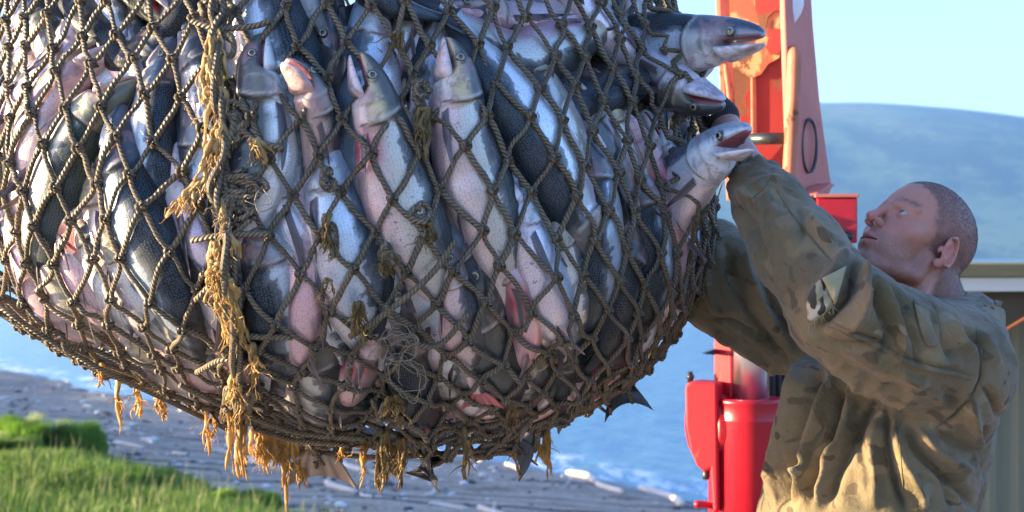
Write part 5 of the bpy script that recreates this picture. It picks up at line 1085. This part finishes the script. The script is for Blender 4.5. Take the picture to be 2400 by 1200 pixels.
# cropped hair: short bristles
Nh = vnormals(Wh, Fh); qh = np.random.RandomState(2); cand = np.where((HairMask > .3))[0]; pk_ = cand[qh.randint(0, len(cand), 60000)]; pk_ = pk_[qh.rand(len(pk_)) < HairMask[pk_]]
zc = Vh[pk_, 2]; ln_ = (.0018+.0034*sstep(zc, 3.5, 10))*(.6+.8*qh.rand(len(pk_))); b0 = Wh[pk_]+qh.normal(0, .0007, (len(pk_), 3)); dr = Nh[pk_]+(-Fv*.0+Uv*.15+Fv*.35)[None]+qh.normal(0, .25, (len(pk_), 3)); dr /= np.linalg.norm(dr, axis=1)[:, None]
sdv = np.cross(dr, qh.normal(0, 1, dr.shape)); sdv /= np.linalg.norm(sdv, axis=1)[:, None]
V = np.stack((b0-sdv*.00022-Nh[pk_]*.0006, b0+sdv*.00022-Nh[pk_]*.0006, b0+dr*ln_[:, None]), 1).reshape(-1, 3); m = NT('cropped_hair'); m.p('Base Color', rgb(.075, .055, .045)); m.p('Roughness', .5)
mb = MB(); mb.add(V, np.arange(len(V)).reshape(-1, 3).tolist()); mb.build('hair', m.m, man, origin=tuple(HC), smooth=False)
# glove with knitted cuff on the raised hand
def glove(P, palm, fing, wr, kn):
    d = sd_chain(P, [(wr, .036), (kn, .038)], .01); d = smin(d, sd_cap(P, palm[0][0], palm[1][0], .026, .024), .015)
    for c_ in fing: d = smin(d, sd_chain(P, c_, .003), .005)
    return d
m = NT('black_knit'); g = m.obj(); kn_ = m.noise(m.map(g, (1, 1, 1)), 300, 3); m.p('Base Color', m.mix(kn_, (.010, .010, .012), (.035, .035, .04))); m.p('Roughness', .85); m.p('Normal', m.bump(m.math('ADD', kn_, m.math('MULTIPLY', m.math('SINE', m.math('MULTIPLY', m.n('SeparateXYZ', i_0=g).outputs[0], 1500)), .5)), .8, .002)); M_knit = m.m
for palm, fing, wr, kn in ((palmL, fingL, at(1692, 274, 2.93), KN_), (palmR, fingR, at(1640, 590, 3.2), WR2)):
    pts = np.array([p for c_ in fing for p, r in c_]+[wr, kn]); lo, hi = pts.min(0)-.05, pts.max(0)+.05
    Vg, Fg = surface_net(lambda P: glove(P, palm, fing, wr, kn), lo, hi, .003); Vg = smooth_mesh(Vg, Fg, 1); mb = MB(); mb.add(Vg, Fg.tolist()); mb.build('glove', M_knit, man, origin=tuple(kn))

# ------------------------------------------------------------------ the man: camouflage jacket
print('jacket...')
TZ = np.array([(760, 2205, 85, .17), (800, 2165, 140, .21), (850, 2112, 215, .235), (900, 2095, 240, .24), (1000, 2078, 244, .25), (1100, 2057, 251, .25), (1200, 2036, 252, .25), (1330, 2015, 250, .25), (1450, 2005, 246, .24)], float)
tz_z = CZ-(TZ[:, 0]-600)/F*2.75; tz_x = (TZ[:, 1]-1200)/F*2.75; tz_r = TZ[:, 2]/F*2.75*.99; tz_d = TZ[:, 3]
def jacket_sdf(P):
    z = P[..., 2]; o = np.argsort(tz_z)
    cx = np.interp(z, tz_z[o], tz_x[o]); rx = np.interp(z, tz_z[o], tz_r[o]); ry = np.interp(z, tz_z[o], tz_d[o])
    q = np.sqrt(((P[..., 0]-cx)/rx)**2+((P[..., 1]-2.77)/ry)**2)
    d = (q-1)*np.minimum(rx, ry)*.9; d = smax(d, z-(CZ-(775-600)/F*2.75), .05); d = smax(d, (CZ-(1440-600)/F*2.75)-z, .01)
    d = smin(d, sd_ell(P, at(2225, 865, 2.64), (.095, .15, .125)), .05); d = smin(d, sd_ell(P, at(2185, 870, 2.92), (.12, .13, .12)), .05)
    d = smin(d, sd_ell(P, at(2235, 800, 2.76), (.082, .15, .075)), .06)
    arm = sd_chain(P, [(at(2240, 872, 2.58), .100), (at(2110, 815, 2.53), .098), (at(1985, 735, 2.48), .088)], .03)
    fore = sd_chain(P, [(at(1965, 715, 2.50), .086), (at(1868, 590, 2.58), .077), (at(1805, 485, 2.67), .066), (at(1764, 420, 2.73), .049)], .02)
    fore = smax(fore, -((P-at(1746, 386, 2.77).astype(np.float32))@((at(1868, 590, 2.58)-at(1746, 386, 2.77))/np.linalg.norm(at(1868, 590, 2.58)-at(1746, 386, 2.77))).astype(np.float32)), .006)
    a = smin(arm, fore, .022); a = smin(a, sd_cap(P, at(1925, 765, 2.5), at(2010, 800, 2.5), .045, .07), .03)
    d = smin(d, a, .028)
    far = sd_chain(P, [(at(2140, 860, 2.95), .115), (at(1930, 790, 2.98), .100), (at(1800, 735, 3.04), .099), (at(1705, 668, 3.10), .108), (at(1650, 600, 3.18), .085), (at(1625, 575, 3.22), .045)], .03)
    d = smin(d, far, .03)
    # collar, open in front
    ring = sd_ell(P, at(2222, 742, 2.76), (.098, .098, .050)); d = smin(d, ring, .02)
    return d
Vj, Fj = surface_net(jacket_sdf, (at(1590, 0, 3.2)[0], 2.32, CZ-(1450-600)/F*2.75), (at(2400, 0, 2.75)[0]+.05, 3.36, at(0, 330, 2.7)[2]), .0050)
Vj = smooth_mesh(Vj, Fj, 3)
Nj = vnormals(Vj, Fj); Qj = topx(Vj); vw = Vj-np.array((0, 0, CZ)); vw /= np.linalg.norm(vw, axis=1)[:, None]; facing = sstep(-(vw*Nj).sum(1), -.25, .15)
NEARM = Vj[:, 1] < 2.90
FOLDS = [ # points, amplitude mm, width px, (near/far sheet)
 ([(1820, 446), (1850, 492), (1895, 548), (1960, 625)], -2.5, 4), ([(1700, 470), (1745, 505), (1770, 560), (1800, 620)], -7, 14), ([(1720, 440), (1770, 470), (1800, 500)], 6, 12), ([(1865, 470), (1885, 520), (1875, 575)], -6, 12), ([(1890, 500), (1920, 540), (1960, 575)], 7, 13), ([(1780, 420), (1800, 470), (1830, 510)], 5, 10),
 ([(2002, 596), (1996, 640), (1985, 690), (1940, 740), (1900, 775)], -20, 12), ([(1985, 585), (1960, 640), (1925, 690), (1895, 730)], 10, 14), ([(2006, 604), (2030, 670), (2022, 730), (1975, 790)], 13, 13), ([(2015, 640), (2060, 720), (2080, 790), (2050, 850)], -9, 11), ([(2040, 640), (2085, 715), (2110, 790), (2110, 850)], 9, 11), ([(2075, 660), (2115, 720), (2140, 800), (2150, 860)], -8, 10), ([(1905, 770), (1935, 800), (1990, 815), (2080, 800)], -7, 12),
 ([(1930, 748), (2040, 795), (2150, 845), (2285, 880)], -3.5, 4), ([(1935, 756), (2040, 803), (2150, 853), (2285, 888)], 3, 5), ([(2285, 760), (2300, 850), (2290, 905), (2245, 965), (2190, 1003)], -5, 6), ([(2180, 720), (2200, 790), (2230, 850)], -7, 11), ([(2215, 745), (2250, 800), (2285, 830)], 8, 12), ([(2290, 775), (2320, 810), (2340, 860)], 6, 12), ([(2240, 770), (2275, 790), (2310, 830)], -6, 8), ([(1960, 850), (2060, 900), (2150, 930)], -5, 16), ([(2150, 900), (2200, 920), (2250, 960)], -6, 12), ([(2100, 870), (2180, 905), (2230, 950)], 6, 14),
 ([(1880, 830), (1870, 930), (1840, 1050), (1810, 1180)], 14, 14), ([(1915, 830), (1900, 930), (1872, 1050), (1835, 1190)], -26, 15), ([(1950, 870), (1930, 960), (1900, 1060), (1905, 1100), (1850, 1190)], 14, 13), ([(1975, 880), (1955, 980), (1925, 1080), (1890, 1190)], -18, 13), ([(2010, 880), (1990, 980), (1950, 1090), (1905, 1200)], 12, 14), ([(2060, 930), (2010, 1010), (1960, 1110), (1930, 1200)], -13, 13), ([(2075, 950), (2080, 1050), (2105, 1150), (2125, 1210)], -13, 9), ([(2090, 960), (2110, 1060), (2150, 1140), (2180, 1210)], 10, 12), ([(2110, 990), (2160, 1070), (2230, 1130), (2290, 1200)], -12, 12), ([(2060, 960), (2045, 1060), (2050, 1200)], 10, 18),
 ([(2140, 1000), (2200, 1060), (2280, 1110)], 10, 14), ([(2180, 1005), (2240, 1040), (2320, 1070)], -8, 12), ([(2200, 1100), (2220, 1150), (2230, 1200)], -6, 12), ([(2300, 900), (2330, 940), (2345, 990)], -9, 10), ([(2270, 920), (2290, 1000), (2300, 1080)], 8, 14), ([(2310, 990), (2300, 1060), (2310, 1130)], -8, 10), ([(1990, 1010), (2030, 1090), (2040, 1170)], -6, 14), ([(1870, 1090), (1900, 1110), (1940, 1080), (1960, 1030)], 10, 11),
]
FAR = [([(1700, 560), (1715, 650), (1760, 740), (1810, 820)], -12, 14), ([(1740, 560), (1760, 640), (1800, 720), (1850, 800)], 10, 14), ([(1780, 600), (1800, 680), (1835, 760), (1870, 830)], -12, 12), ([(1660, 620), (1670, 690), (1700, 750)], 9, 12), ([(1650, 740), (1720, 760), (1790, 800), (1860, 860)], -9, 10), ([(1660, 770), (1750, 815), (1850, 880)], 8, 10)]
disp = np.zeros(len(Vj)); NJ2 = NEARM & (Vj[:, 1] < 2.84)
for lst, sheet in ((FOLDS, NJ2), (FAR, (Vj[:, 1] > 2.78) & (Qj[:, 0] < 1900))):
    idx = np.where(sheet & (facing > .01))[0]
    for pts, amp, wd in lst:
        pts = crom(np.array(pts, float), 24); pts = pts+np.stack((vnoise(np.c_[pts, pts[:, :1]*0], .02, 3), vnoise(np.c_[pts, pts[:, :1]*0], .02, 4)), 1)*3
        dd, po, sdn = segdist(Qj[idx], pts); dd = dd*(1-.25*sdn*np.sign(amp)); tp = sstep(po, -.02, .22)*(1-sstep(po, .8, 1.02))
        disp[idx] += amp*2.1e-3*np.exp(-(dd/(wd*.85))**2)*tp*facing[idx]
rdg = np.clip(1-2.6*np.abs(vnoise(Vj@rotm('Y', 35)*np.array((1.6, 1.2, .6)), 10, 15)), 0, 1)**1.5; rd2 = np.clip(1-2.8*np.abs(vnoise(Vj@rotm('Y', -30)*np.array((.8, 1.2, 1.7)), 21, 25)), 0, 1)**1.5; disp += .0020*rd2+.0048*rdg+.0025*vnoise(Vj*np.array((1, 1, .8)), 14, 5)+.0018*vnoise(Vj, 38, 6)+.0009*vnoise(Vj, 85, 9)
# gathered cuff of the near sleeve
cu = np.linalg.norm(Vj-at(1762, 408, 2.74), axis=1); ax_ = (at(1868, 590, 2.58)-at(1746, 386, 2.77)); ax_ /= np.linalg.norm(ax_); rel_ = Vj-at(1746, 386, 2.77); al = rel_@ax_; e1 = np.cross(ax_, (0, 0, 1)); e1 /= np.linalg.norm(e1); e2 = np.cross(ax_, e1)
an = np.arctan2(rel_@e2, rel_@e1); cm_ = (cu < .12)*np.exp(-((al-.018)/.022)**2); disp += cm_*(.0045*np.sin(an*15+2*vnoise(Vj, 30, 2))-.004)+(cu < .13)*-.007*np.exp(-((al-.040)/.007)**2)+(cu < .13)*.004*np.exp(-((al-.055)/.014)**2)*np.sin(an*8)
Vj = Vj+Nj*disp[:, None]
m = NT('camouflage_cloth'); g = m.obj(); w1 = m.n('VectorMath', operation='ADD', i_0=g, i_1=m.n('VectorMath', operation='SCALE', i_0=m.n('TexNoise', i_Vector=g, i_Scale=9, i_Detail=2).outputs['Color'], i_Scale=.06).outputs[0]).outputs[0]
st = m.map(w1, (1.0, 1.0, 1.5), rot=(.3, .5, .2))
c = m.mix(m.ramp(m.noise(st, 4.5, 2, .4), .48, .54), (.21, .158, .084), (.122, .104, .054))
c = m.mix(m.ramp(m.noise(m.map(st, loc=(3, 1, 7)), 7, 2, .4), .54, .60), c, (.28, .205, .10)); c = m.mix(m.ramp(m.noise(m.map(st, loc=(9, 4, 2)), 10, 2, .45), .575, .595), c, (.105, .088, .038))
c = m.mix(m.ramp(m.noise(m.map(st, (1.6, 1.6, .8), loc=(5, 8, 3)), 17, 1.5, .4), .655, .665), c, (.040, .027, .016)); c = m.mix(m.ramp(m.noise(m.map(st, (1.4, 1.4, .7), loc=(1, 2, 13)), 14, 1.5, .4), .675, .685), c, (.28, .23, .14))
c = m.mix(.35, c, (.19, .13, .052)); c = m.mix(m.ramp(m.noise(g, 3.2, 5, .6), .45, .7, 0, .6), c, (.10, .068, .030)); c = m.mix(m.ramp(m.noise(g, 20, 6, .7), .35, .8, 0, .10), c, (.25, .20, .12))
c = m.mix(1.0, c, (.80, .80, .80), 'MULTIPLY'); m.p('Base Color', c); m.p('Roughness', .72); m.p('Sheen Weight', .15); m.p('Specular IOR Level', .35)
fine_ = m.math('ADD', m.math('MULTIPLY', m.noise(g, 60, 5, .6, .8), 1.0), m.math('MULTIPLY', m.noise(g, 900, 2), .12)); m.p('Normal', m.bump(m.math('ADD', fine_, m.math('MULTIPLY', m.noise(g, 22, 4, .5, 1.2), 1.2)), .6, .006)); M_camo = m.m
mb = MB(); mb.add(Vj, Fj.tolist()); jk = mb.build('jacket', M_camo, man, origin=tuple(at(2080, 900, 2.75)))
# pieces laid on the cloth: find the cloth under a photo point
from mathutils.bvhtree import BVHTree
bvh = BVHTree.FromPolygons(Vj.tolist(), Fj.tolist())
def cloth(px, py, off=.002):
    d = Vector(at(px, py, 1)-np.array((0, 0, CZ))).normalized(); h, n, i, ds = bvh.ray_cast(Vector((0, 0, CZ)), d, 8)
    if h is None: h = Vector(at(px, py, 2.6)); n = -d
    return np.array(h-d*off)
def patch_piece(name, poly, mat, off, bulge=.004, th=.0015, seed=0, sub=10):
    poly = np.array(poly, float); c = poly.mean(0); B_ = crom(np.vstack((poly, poly[:1])), 40)[:-1] if len(poly) > 4 else np.vstack([poly[i]+(poly[(i+1) % len(poly)]-poly[i])*np.linspace(0, 1, 10, endpoint=False)[:, None] for i in range(len(poly))])
    k = len(B_); V = []
    for r in np.linspace(0, 1, sub):
        for b in B_: p = c+(b-c)*r; V.append(cloth(p[0], p[1], off+bulge*(1-r*r)+.0012*vnoise(np.array([[p[0], p[1], 0]]), .06, seed)[0]))
    V = np.array(V); mb = MB(); f = [(i*k+j, i*k+(j+1) % k, (i+1)*k+(j+1) % k, (i+1)*k+j) for i in range(sub-1) for j in range(k)]
    mb.add(V, f); o = mb.build(name, mat, jk_parent, origin=tuple(V[0])); s_ = o.modifiers.new('thick', 'SOLIDIFY'); s_.thickness = th; s_.offset = 0; return o
jk_parent = man
def patch_piece2(*a, **k): return patch_piece(*a, **k)
m = NT('unfaded_camouflage'); g = m.obj(); c = m.mix(m.ramp(m.noise(g, 22, 1.5, .4), .49, .51), (.30, .26, .15), (.42, .40, .31)); c = m.mix(m.ramp(m.noise(m.map(g, (1.4, 1, .7), loc=(3, 3, 4)), 30, 1.5, .4), .51, .53), c, (.045, .038, .03)); m.p('Base Color', c); m.p('Roughness', .85); m.p('Normal', m.bump(m.noise(g, 500, 2), .2, .001)); M_camo2 = m.m
m = NT('cloth_lining'); m.p('Base Color', rgb(.33, .28, .15)); m.p('Roughness', .9); M_lin = m.m
patch_piece('torn_sleeve_patch', [(1892, 745), (1893, 700), (1925, 655), (1950, 700), (1957, 716), (1930, 735), (1903, 752)], M_camo2, .006, .005)
patch_piece('torn_flap', [(1927, 652), (1984, 623), (1958, 716)], M_lin, .014, .006)
patch_piece('pocket_flap', [(2140, 702), (2190, 728), (2202, 800), (2188, 812), (2166, 800)], M_camo, .006, .004)
qz = np.random.RandomState(6); mb = MB()
for i in range(26):
    t = i/25; p0 = np.array((1957, 716))*(1-t)+np.array((1892, 762))*t; P0 = cloth(*p0, .010); dv = at(p0[0]+qz.normal(-4, 10), p0[1]+qz.uniform(6, 22), P0[1]-.006)
    mb.tube(crom([P0, (P0+dv)/2+qz.normal(0, .0015, 3), dv], 6), np.linspace(.0006, .0003, 6), 4)
mb.build('loose_threads', M_lin, man, origin=tuple(at(1925, 740, 2.5)))
# stitched seams
def seam(pts, off=.0012, rad=.0008):
    P = np.array([cloth(*p, off) for p in crom(np.array(pts, float), 46)]); mb = MB(); mb.tube(P, rad, 5); mb.build('seam_stitching', M_seam, man, origin=tuple(P[0]))
m = NT('seam_thread'); m.p('Base Color', rgb(.12, .095, .05)); m.p('Roughness', .9); M_seam = m.m
seam([(1820, 446), (1850, 492), (1895, 548), (1958, 622)]); seam([(1938, 750), (2040, 797), (2150, 847), (2284, 880)]); seam([(2287, 765), (2300, 850), (2290, 905), (2245, 965), (2192, 1003)]); seam([(1940, 764), (2040, 811), (2150, 861), (2278, 892)]); seam([(1757, 470), (1790, 440), (1812, 402)]); seam([(2104, 1000), (2112, 1080), (2120, 1190)])
# standing collar, ruffled, with an opening at the throat
cc = at(2226, 722, 2.77); tcol = np.linspace(R(-150), R(150), 90); V = []; cu_ = []
for r in range(7):
    h_ = r/6; rad_ = .080+.010*h_; ruf = 1+.035*np.sin(tcol*26)*(h_+.2)+.02*np.sin(tcol*11)
    V.append(np.stack((cc[0]+rad_*1.02*ruf*np.cos(tcol), cc[1]+rad_*1.12*ruf*np.sin(tcol), cc[2]-.038+.050*h_+.012*np.cos(tcol)*(1-h_)+.004*np.sin(tcol*9)-.020*(1-np.cos(tcol))*.5), 1))
V = np.array(V); mb = MB(); mb.add(V.reshape(-1, 3), grid_faces(7, 90)); o = mb.build('collar', M_camo, man, origin=tuple(cc)); s_ = o.modifiers.new('thick', 'SOLIDIFY'); s_.thickness = .006
# trousers and boots (below the picture)
def trous(P):
    d = None
    for yy in (-.1, .1):
        e = sd_chain(P, [(at(2030, 1420, 2.80)+v3(0, yy, 0), .125), (v3(.71, 2.82+yy*1.3, 3.85), .085), (v3(.74, 2.86+yy*1.3, 3.42), .075)], .03); d = e if d is None else smin(d, e, .03)
    return d
Vp, Fp = surface_net(trous, (.4, 2.4, 3.34), (1.05, 3.3, 4.45), .012); mb = MB(); mb.add(smooth_mesh(Vp, Fp, 2), Fp.tolist()); mb.build('trousers', M_camo, man, origin=(.74, 2.86, 3.9))
for yy in (-.13, .13):
    def boot(P): return smax(smin(sd_cap(P, (.75, 2.86+yy, 3.45), (.75, 2.86+yy, 3.36), .058), sd_cap(P, (.75, 2.86+yy, 3.345), (.57, 2.86+yy, 3.335), .046, .040), .03), 3.302-P[..., 2], .005)
    Vb, Fb = surface_net(boot, (.48, 2.74+yy, 3.28), (.86, 2.98+yy, 3.56), .008); mb = MB(); mb.add(smooth_mesh(Vb, Fb, 1), Fb.tolist()); mb.build('boot', blk, man, origin=(.7, 2.86+yy, 3.32))
# ------------------------------------------------------------------ beach litter and grass
def on_ground(px, py):         # follow the view ray down to the ground sheet
    d = np.arange(12, 120, .05); P = np.stack(((px-1200)/F*d, d, CZ-(py-600)/F*d), 1)
    g = ground_z(P[:, 0], P[:, 1]); i = np.argmax(P[:, 2] < g); p = P[i].copy(); p[2] = g[i]; return p
m = NT('bleached_driftwood'); g = m.obj(); m.p('Base Color', m.mix(m.noise(m.map(g, (8, 8, 8)), 2, 6, .7), (.42, .36, .28), (.78, .72, .62))); m.p('Roughness', .85); m.p('Normal', m.bump(m.noise(g, 25, 5), .6, .01)); M_log = m.m
m = NT('beach_cobble'); g = m.obj(); m.p('Base Color', m.mix(m.noise(g, 4, 4), (.42, .41, .39), (.8, .79, .76))); m.p('Roughness', .8); M_cob = m.m
m = NT('dark_cobble'); m.p('Base Color', rgb(.05, .05, .055)); m.p('Roughness', .7); M_dc = m.m
q = np.random.RandomState(4)
GL = 'bleached driftwood logs on the beach'
LOGS = [((60, 982), (90, 986), 7), ((265, 1040), (335, 1053), 10), ((330, 1032), (360, 1042), 9), ((270, 992), (315, 996), 6), ((265, 1006), (300, 1009), 6), ((480, 1060), (545, 1066), 9), ((575, 1080), (660, 1105), 16), ((408, 1064), (436, 1069), 8), ((195, 954), (215, 957), 7), ((225, 1010), (250, 1014), 7),
        ((765, 1132), (835, 1158), 14), ((845, 1160), (872, 1167), 9), ((805, 1090), (850, 1108), 14), ((866, 1107), (895, 1113), 9), ((1005, 1184), (1098, 1196), 11), ((1120, 1192), (1190, 1215), 14), ((1185, 1090), (1225, 1106), 9), ((1330, 1112), (1395, 1134), 15), ((1400, 1134), (1460, 1158), 13), ((1500, 1150), (1600, 1188), 20), ((960, 1046), (1060, 1076), 9), ((996, 1164), (1024, 1146), 9), ((700, 1068), (790, 1086), 7), ((1060, 1068), (1130, 1084), 6)]
LAB = ['tiny bleached log nearest the sea on the left', 'long bleached log lying right of the grass tuft', 'short bleached log touching the end of the long one', 'thin bleached stick high on the left beach', 'lower of two thin bleached sticks on the left beach', 'straight bleached log below the dripping seam', 'thick bleached log left of the hanging tail fin', 'stubby bleached log between the grass and the straight log', 'small pale log on the upper left shingle', 'small pale log just above the grass edge',
       'forked bleached log below the hanging tail fin', 'short bleached log at the end of the forked one', 'knobbly bleached log right of the hanging tail fin', 'small bleached log below the long grey rope end', 'long bleached log at the bottom edge of the picture', 'bleached log cut by the bottom edge, right of the long one', 'thin bleached log at the waterline under the golden drip', 'bleached log in the shallows, first of three', 'bleached log in the shallows, second of three', 'thickest bleached log in the shallows beside the red crane',
       'long pale log along the waterline under the bag', 'bleached stick standing slanted on the dark sand', 'pale log at the waterline behind the golden tufts', 'thin pale log afloat at the waterline']
for k, ((x0, y0), (x1, y1), th) in enumerate(LOGS):
    a, b = on_ground(x0, y0), on_ground(x1, y1); a[2] = max(a[2], 0); b[2] = max(b[2], 0); r = th*.5/F*a[1]; Ln = np.linalg.norm(b-a); 
    P = crom([a, a*.6+b*.4+q.normal(0, .07, 3)*Ln*np.array((1, 1, .3)), b], 12)+np.array((0, 0, r*.6)); mb = MB()
    mb.tube(P, r*(1+.15*q.rand(12))*np.r_[.6, np.ones(9), .9, .6], 9)
    if k % 5 == 0: i = 5; mb.tube(crom([P[i], P[i]+np.array((q.normal(0, .2), .1, .3))*Ln*.5], 5), np.linspace(r*.6, r*.2, 5), 7)
    tag(mb.build('driftwood_log', M_log, origin=tuple(P[0])), LAB[k], 'driftwood', GL)
# shingle: countless cobbles strewn over the sand, one object of stuff
def blob(seed):
    qq = np.random.RandomState(seed); t = np.linspace(0, np.pi, 5)[1:-1]; a = np.linspace(0, 2*np.pi, 7, endpoint=False)
    v = [(0, 0, .6)]+[(np.sin(x)*np.cos(y), np.sin(x)*np.sin(y), .6*np.cos(x)) for x in t for y in a]+[(0, 0, -.6)]; v = np.array(v)*(1+.15*qq.randn(len(v), 1))
    f = [(0, 1+j, 1+(j+1) % 7) for j in range(7)]+[(1+i*7+j, 1+(i+1)*7+j, 1+(i+1)*7+(j+1) % 7, 1+i*7+(j+1) % 7) for i in range(2) for j in range(7)]+[(15+j, 22, 15+(j+1) % 7) for j in range(7)]
    return v, f
BL = [blob(i) for i in range(5)]
for nmx, mat, cnt, smin, smax in (('pale_shingle', M_cob, 260, .04, .13), ('dark_shingle', M_dc, 260, .04, .11)):
    mb = MB(); n = 0
    while n < cnt:
        y = q.uniform(22, 62); x = q.uniform(-.37*y, .2*y); s = shore_s(x, y)
        if not -.5 < s < 9.5: continue
        if vnoise(np.array([[x, y, 0]]), .25, 9)[0] < -.1 and q.rand() < .8: continue
        v, f = BL[q.randint(5)]; r = smin+(smax-smin)*q.rand()**4; an = q.uniform(0, 6.3); sc_ = np.array((r*q.uniform(.8, 1.9), r, r*q.uniform(.5, .9)))
        v = v*sc_; v = np.stack((v[:, 0]*math.cos(an)-v[:, 1]*math.sin(an), v[:, 0]*math.sin(an)+v[:, 1]*math.cos(an), v[:, 2]), 1)
        z = float(ground_z(np.array([x]), np.array([y]))[0]); mb.add(v+np.array((x, y, z+r*.2)), f); n += 1
    tag(mb.build(nmx, mat, recalc=False), 'pale cobbles strewn on the grey beach' if 'pale' in nmx else 'dark cobbles strewn on the grey beach', 'shingle', kind='stuff')
# grass: dense blades over the bank
m = NT('grass_blade'); vc = m.n('VertexColor', layer_name='Col').outputs[0]; m.p('Base Color', vc); m.p('Roughness', .5); m.p('Specular IOR Level', .35)
tr = m.n('BsdfTranslucent', i_Color=m.mix(.5, vc, (.12, .26, .02))); mx = m.n('MixShader', i_0=.45); m.t.links.new(m.b.outputs[0], mx.inputs[1]); m.t.links.new(tr.outputs[0], mx.inputs[2]); m.t.links.new(mx.outputs[0], m.out.inputs[0]); M_gr = m.m
def blades(name, N, xy, hgt, wid, seed, cols, label, cat='grass'):
    qq = np.random.RandomState(seed); x, y = xy; n = len(x); z = ground_z(x, y); h = hgt*(.6+.7*qq.rand(n)); a = qq.uniform(0, 6.28, n); ln = h*qq.uniform(.05, .45, n); la = qq.normal(.4, 1.2, n)
    w2 = wid*(.7+.6*qq.rand(n)); dx, dy = np.cos(a)*w2, np.sin(a)*w2; lx, ly = np.cos(la)*ln, np.sin(la)*ln
    V = np.empty((n, 5, 3)); V[:, 0] = np.stack((x-dx, y-dy, z), 1); V[:, 1] = np.stack((x+dx, y+dy, z), 1)
    V[:, 2] = np.stack((x-dx*.7+lx*.4, y-dy*.7+ly*.4, z+h*.6), 1); V[:, 3] = np.stack((x+dx*.7+lx*.4, y+dy*.7+ly*.4, z+h*.6), 1); V[:, 4] = np.stack((x+lx, y+ly, z+h), 1)
    i = np.arange(n)[:, None]*5; F1 = np.concatenate((i+np.array((0, 1, 3, 2))[None],), 1); F2 = i+np.array((2, 3, 4))[None]
    cc = np.array(cols)[qq.randint(0, len(cols), n)]*(.75+.5*qq.rand(n, 1))*(1+.45*vnoise(np.stack((x, y, 0*x), 1), .9, 5))[:, None]
    mb = MB(); mb.add(V.reshape(-1, 3), F1.tolist()+F2.tolist(), np.repeat(cc, 5, 0)); o = mb.build(name, M_gr, smooth=False); tag(o, label, cat, kind='stuff')
def scatter(n, seed, cond, yr=(14, 40)):
    qq = np.random.RandomState(seed); Xs, Ys = [], []
    while sum(map(len, Xs)) < n:
        y = qq.uniform(yr[0]**-1, yr[1]**-1, 60000)**-1; x = qq.uniform(-.40, -.10, 60000)*y; k = cond(x, y); Xs.append(x[k]); Ys.append(y[k])
    return np.concatenate(Xs)[:n], np.concatenate(Ys)[:n]
edge = lambda x, y: shore_s(x, y)+.7*vnoise(np.stack((x, y, 0*x), -1), .5, 31)+.35*vnoise(np.stack((x, y, 0*x), -1), 1.7, 32)
GC = [(.11, .22, .02), (.15, .27, .025), (.065, .15, .018), (.20, .27, .045), (.24, .24, .075), (.05, .11, .018)]
xy = scatter(90000, 1, lambda x, y: edge(x, y) > 9.2)
patch = .75+.35*vnoise(np.stack((xy[0], xy[1], 0*xy[0]), 1), .6, 41)
blades('meadow_grass', 0, xy, .26*patch, .011, 2, GC, 'bright green sunlit meadow grass on the bank')
xy = scatter(2200, 3, lambda x, y: edge(x, y) > 9.4); blades('seed_grass', 0, xy, .46, .005, 4, [(.34, .32, .14), (.26, .3, .1)], 'tall pale seeding stalks above the meadow grass')
# taller clumps of sedge along the rim of the bank (the hump at the left)
for (px, py, rad, h, lab) in ((118, 1062, 1.15, .95, 'tall rounded clump of bright grass on the bank at the left'), (20, 1062, .7, .45, 'low clump of grass at the left edge of the picture'), (370, 1140, .9, .4, 'low dark clump of grass at the rim of the bank'), (560, 1185, .7, .35, 'last low clump of grass at the right end of the bank')):
    c0 = on_ground(px, py); qq = np.random.RandomState(int(px)); n = 9000 if h > .9 else 4500; rr, aa = rad*np.sqrt(qq.rand(n)), qq.uniform(0, 6.28, n); x, y = c0[0]+rr*np.cos(aa), c0[1]+rr*np.sin(aa)
    hh = h*np.sqrt(np.clip(1-(rr/rad)**2, .05, 1))*(.85+.55*vnoise(np.stack((x, y, 0*x), 1), 2.6, 8)); blades('grass_clump', 0, (x, y), hh, .012, int(px), GC[:4], lab)
# ------------------------------------------------------------------ haze: even air over the bay
hzm = bpy.data.materials.new('haze_air'); hzm.use_nodes = True; t = hzm.node_tree; t.nodes.clear()
ho = t.nodes.new('ShaderNodeOutputMaterial'); hv = t.nodes.new('ShaderNodeVolumePrincipled')
hv.inputs['Color'].default_value = (.26, .58, 1, 1); hv.inputs['Density'].default_value = HAZE; hv.inputs['Anisotropy'].default_value = .3
t.links.new(hv.outputs[0], ho.inputs['Volume'])
mb = MB(); mb.box((-2100, -4200, -9), (6500, 9500, 470)); o = mb.build('haze', hzm, smooth=False); tag(o, 'thin blue sea haze over the bay', 'haze', kind='stuff')
